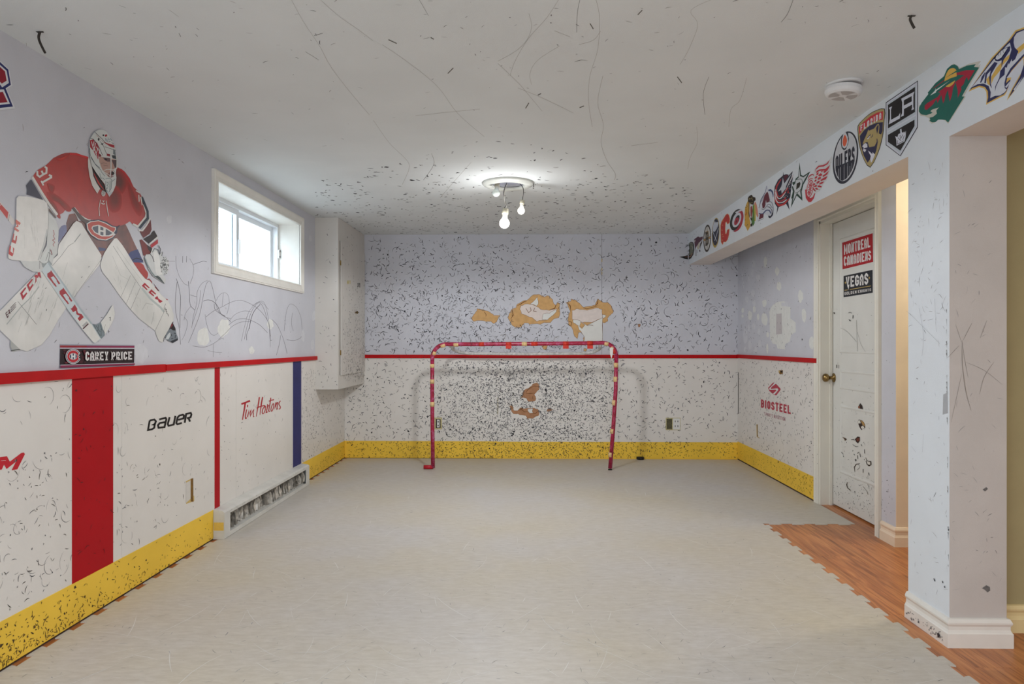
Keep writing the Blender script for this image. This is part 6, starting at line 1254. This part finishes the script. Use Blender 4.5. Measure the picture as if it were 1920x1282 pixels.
# long scratches and chips on the pillar
p = Print('P', (1690, 560), 1.774, off=.0006)
CHP = mat('scratch_grey', (150, 142, 134), .8)
for w, pts in ((5, [(202, 138), (203, 220), (215, 310), (232, 372)]), (3, [(202, 140), (210, 200), (222, 262)]), (3, [(235, 80), (205, 138)]), (2.5, [(154, 196), (192, 155)]), (3, [(284, 72), (262, 130)]), (3, [(308, 210), (275, 260), (260, 318)]), (2, [(180, 85), (200, 145)]), (2, [(212, 210), (275, 238), (335, 285)]), (2, [(165, 410), (185, 320), (200, 250)])): p.line(CHP, pts, w*.62, sm=4, taper=True)
CHD = mat('dent_grey', (112, 110, 108), .8, noise=.3, nscale=200)
p.poly(CHD, [(268, 962), (282, 952), (294, 958), (295, 970), (286, 976), (278, 968)]).poly(CHD, [(270, 634), (282, 626), (288, 632), (278, 640)]).poly(CHD, [(242, 1144), (256, 1136), (258, 1140), (248, 1146)])
stuff(p, 'scratches', pillar)
p = Print('M', (1690, 560), 1.774, off=.0006)
p.poly((176, 178, 182), [(140, 318), (154, 312), (155, 380), (138, 385)])
for k in range(26):
    random.seed(700+k); y = random.uniform(20, 1010); w = random.uniform(1, 3.2); x = 151+ (y-20)/990*8
    p.poly((120, 118, 116), [(x-w, y), (x, y-4), (x+.2, y+random.uniform(4, 26)), (x-w*.6, y+3)])
for pts in ([(18, 40), (50, 70), (90, 110), (130, 150)], [(60, 30), (75, 120), (70, 190)], [(66, 130), (70, 138), (76, 132)], [(112, 0), (118, 110)], [(35, 490), (50, 510)], [(75, 450), (72, 510)]): p.line((182, 184, 190), pts, .6, sm=3)
for x, y, a, b_ in ((110, 930, 3, 9), (138, 938, 2, 7), (145, 955, 2, 6)): p.line((70, 70, 76), [(x, y), (x+a, y+b_)], 3)
p.poly((60, 60, 64), [(156, 768), (161, 765), (160, 772)])
stuff(p, 'chips', pillar)
p = Print('P', (1690, 560), 1.774, off=.017)
stuffb = mat('baseboard_scuff', (70, 70, 76), .7)
p = Print('M', (1620, 1080), 6.347, off=.0165)
random.seed(5)
for k in range(46):
    x = random.uniform(545, 990); y = 400+(x-545)*.66+random.uniform(-20, 70); a = random.uniform(4, 22); p.line(stuffb if False else (86, 86, 92), [(x, y), (x+random.uniform(-5, 5), y+a)], random.uniform(3, 10))
p.poly((50, 50, 56), [(925, 680), (945, 672), (962, 700), (955, 735), (935, 725)])
stuff(p, 'baseboard_marks', pillar)

# door damage
p = Print('D', (1540, 560), 5.825, off=.0024); DKH = (40, 22, 18); BRH = (176, 140, 84); LTH = (222, 220, 212)
p.poly(DKH, [(405, 1180), (428, 1140), (450, 1170), (460, 1215), (425, 1212), (408, 1195)])
p.at(1540, 740, 5.825)
p.poly(DKH, [(405, 130), (430, 90), (450, 120), (460, 168), (425, 160)]).poly((150, 90, 60), [(405, 130), (420, 115), (425, 150), (410, 145)])
p.poly(DKH, [(398, 290), (415, 270), (450, 280), (480, 320), (482, 360), (440, 385), (420, 350)]).poly(BRH, [(430, 275), (470, 300), (482, 345), (455, 330)]).poly(LTH, [(400, 285), (425, 275), (435, 310), (405, 315)]).poly(LTH, [(435, 350), (460, 335), (475, 360), (450, 378)])
p.poly(DKH, [(370, 485), (400, 455), (425, 460), (425, 500), (405, 530), (385, 515)]).poly((110, 50, 36), [(385, 480), (420, 465), (420, 500), (395, 510)]).line((70, 62, 50), [(330, 490), (360, 485), (365, 500)], 7).line((60, 54, 46), [(345, 540), (380, 565), (410, 562)], 6, sm=3, taper=True)
p.poly((90, 66, 40), [(232, 460), (262, 468), (284, 485), (262, 505), (255, 485)]).poly(DKH, [(262, 470), (282, 482), (270, 495)])
p.line((60, 46, 36), [(425, 750), (385, 758), (365, 790), (372, 845)], [3, 9, 8, 3]).line((110, 100, 86), [(390, 752), (425, 775), (420, 800), (395, 820)], 3)
p.poly(DKH, [(490, 720), (550, 725), (552, 765), (525, 782), (500, 760)]).poly(LTH, [(498, 722), (540, 735), (540, 765), (512, 760)]).line((80, 66, 50), [(490, 685), (500, 715), (530, 730)], 5)
p.line((70, 60, 46), [(292, 955), (280, 980), (290, 1015), (320, 1040)], [3, 8, 7, 9]).line((120, 110, 98), [(460, 1000), (500, 1050), (515, 1090)], 4).poly((90, 90, 92), [(370, 705), (385, 700), (388, 722), (374, 725)])
for a in ((225, 625, 245, 650), (245, 665, 250, 680), (360, 645, 372, 660), (395, 640, 420, 625), (400, 660, 405, 700), (425, 640, 435, 680), (475, 595, 478, 640), (462, 810, 462, 850), (520, 850, 528, 880), (440, 540, 450, 560), (585, 545, 590, 565)): p.line((92, 90, 88), [a[:2], a[2:]], 6)
p.at(1540, 560, 5.825)
p.line((92, 90, 88), [(302, 155), (320, 146), (338, 156)], 5).line((60, 60, 60), [(352, 178), (350, 215)], 6).poly((84, 84, 86), [(302, 222), (320, 230), (332, 245), (314, 242)]).line((120, 120, 118), [(388, 235), (395, 400), (400, 575)], 2.5).line((150, 150, 146), [(215, 318), (290, 360), (390, 470)], 2.5, sm=3).line((140, 138, 134), [(400, 360), (440, 500), (495, 585)], 2, sm=3).line((60, 60, 60), [(172, 720), (172, 755)], 6).line((110, 108, 104), [(195, 720), (195, 760)], 4).poly((60, 60, 58), [(138, 150), (150, 146), (152, 168), (146, 168)])
p.done('dents_and_holes', slab)['kind'] = 'stuff'
# little inked numbers on the cabinet door
p = Print('K', (590, 400), 3.772, off=.0128)
p.text((66, 62, 56), '31', [(292, 492), (312, 492), (312, 524), (292, 520)], t=2.6, w=5); p.text((206, 190, 96), 'H1', [(220, 474), (242, 474), (242, 498), (220, 500)], t=2, w=5)
p.done('inked_numbers', cdoor)
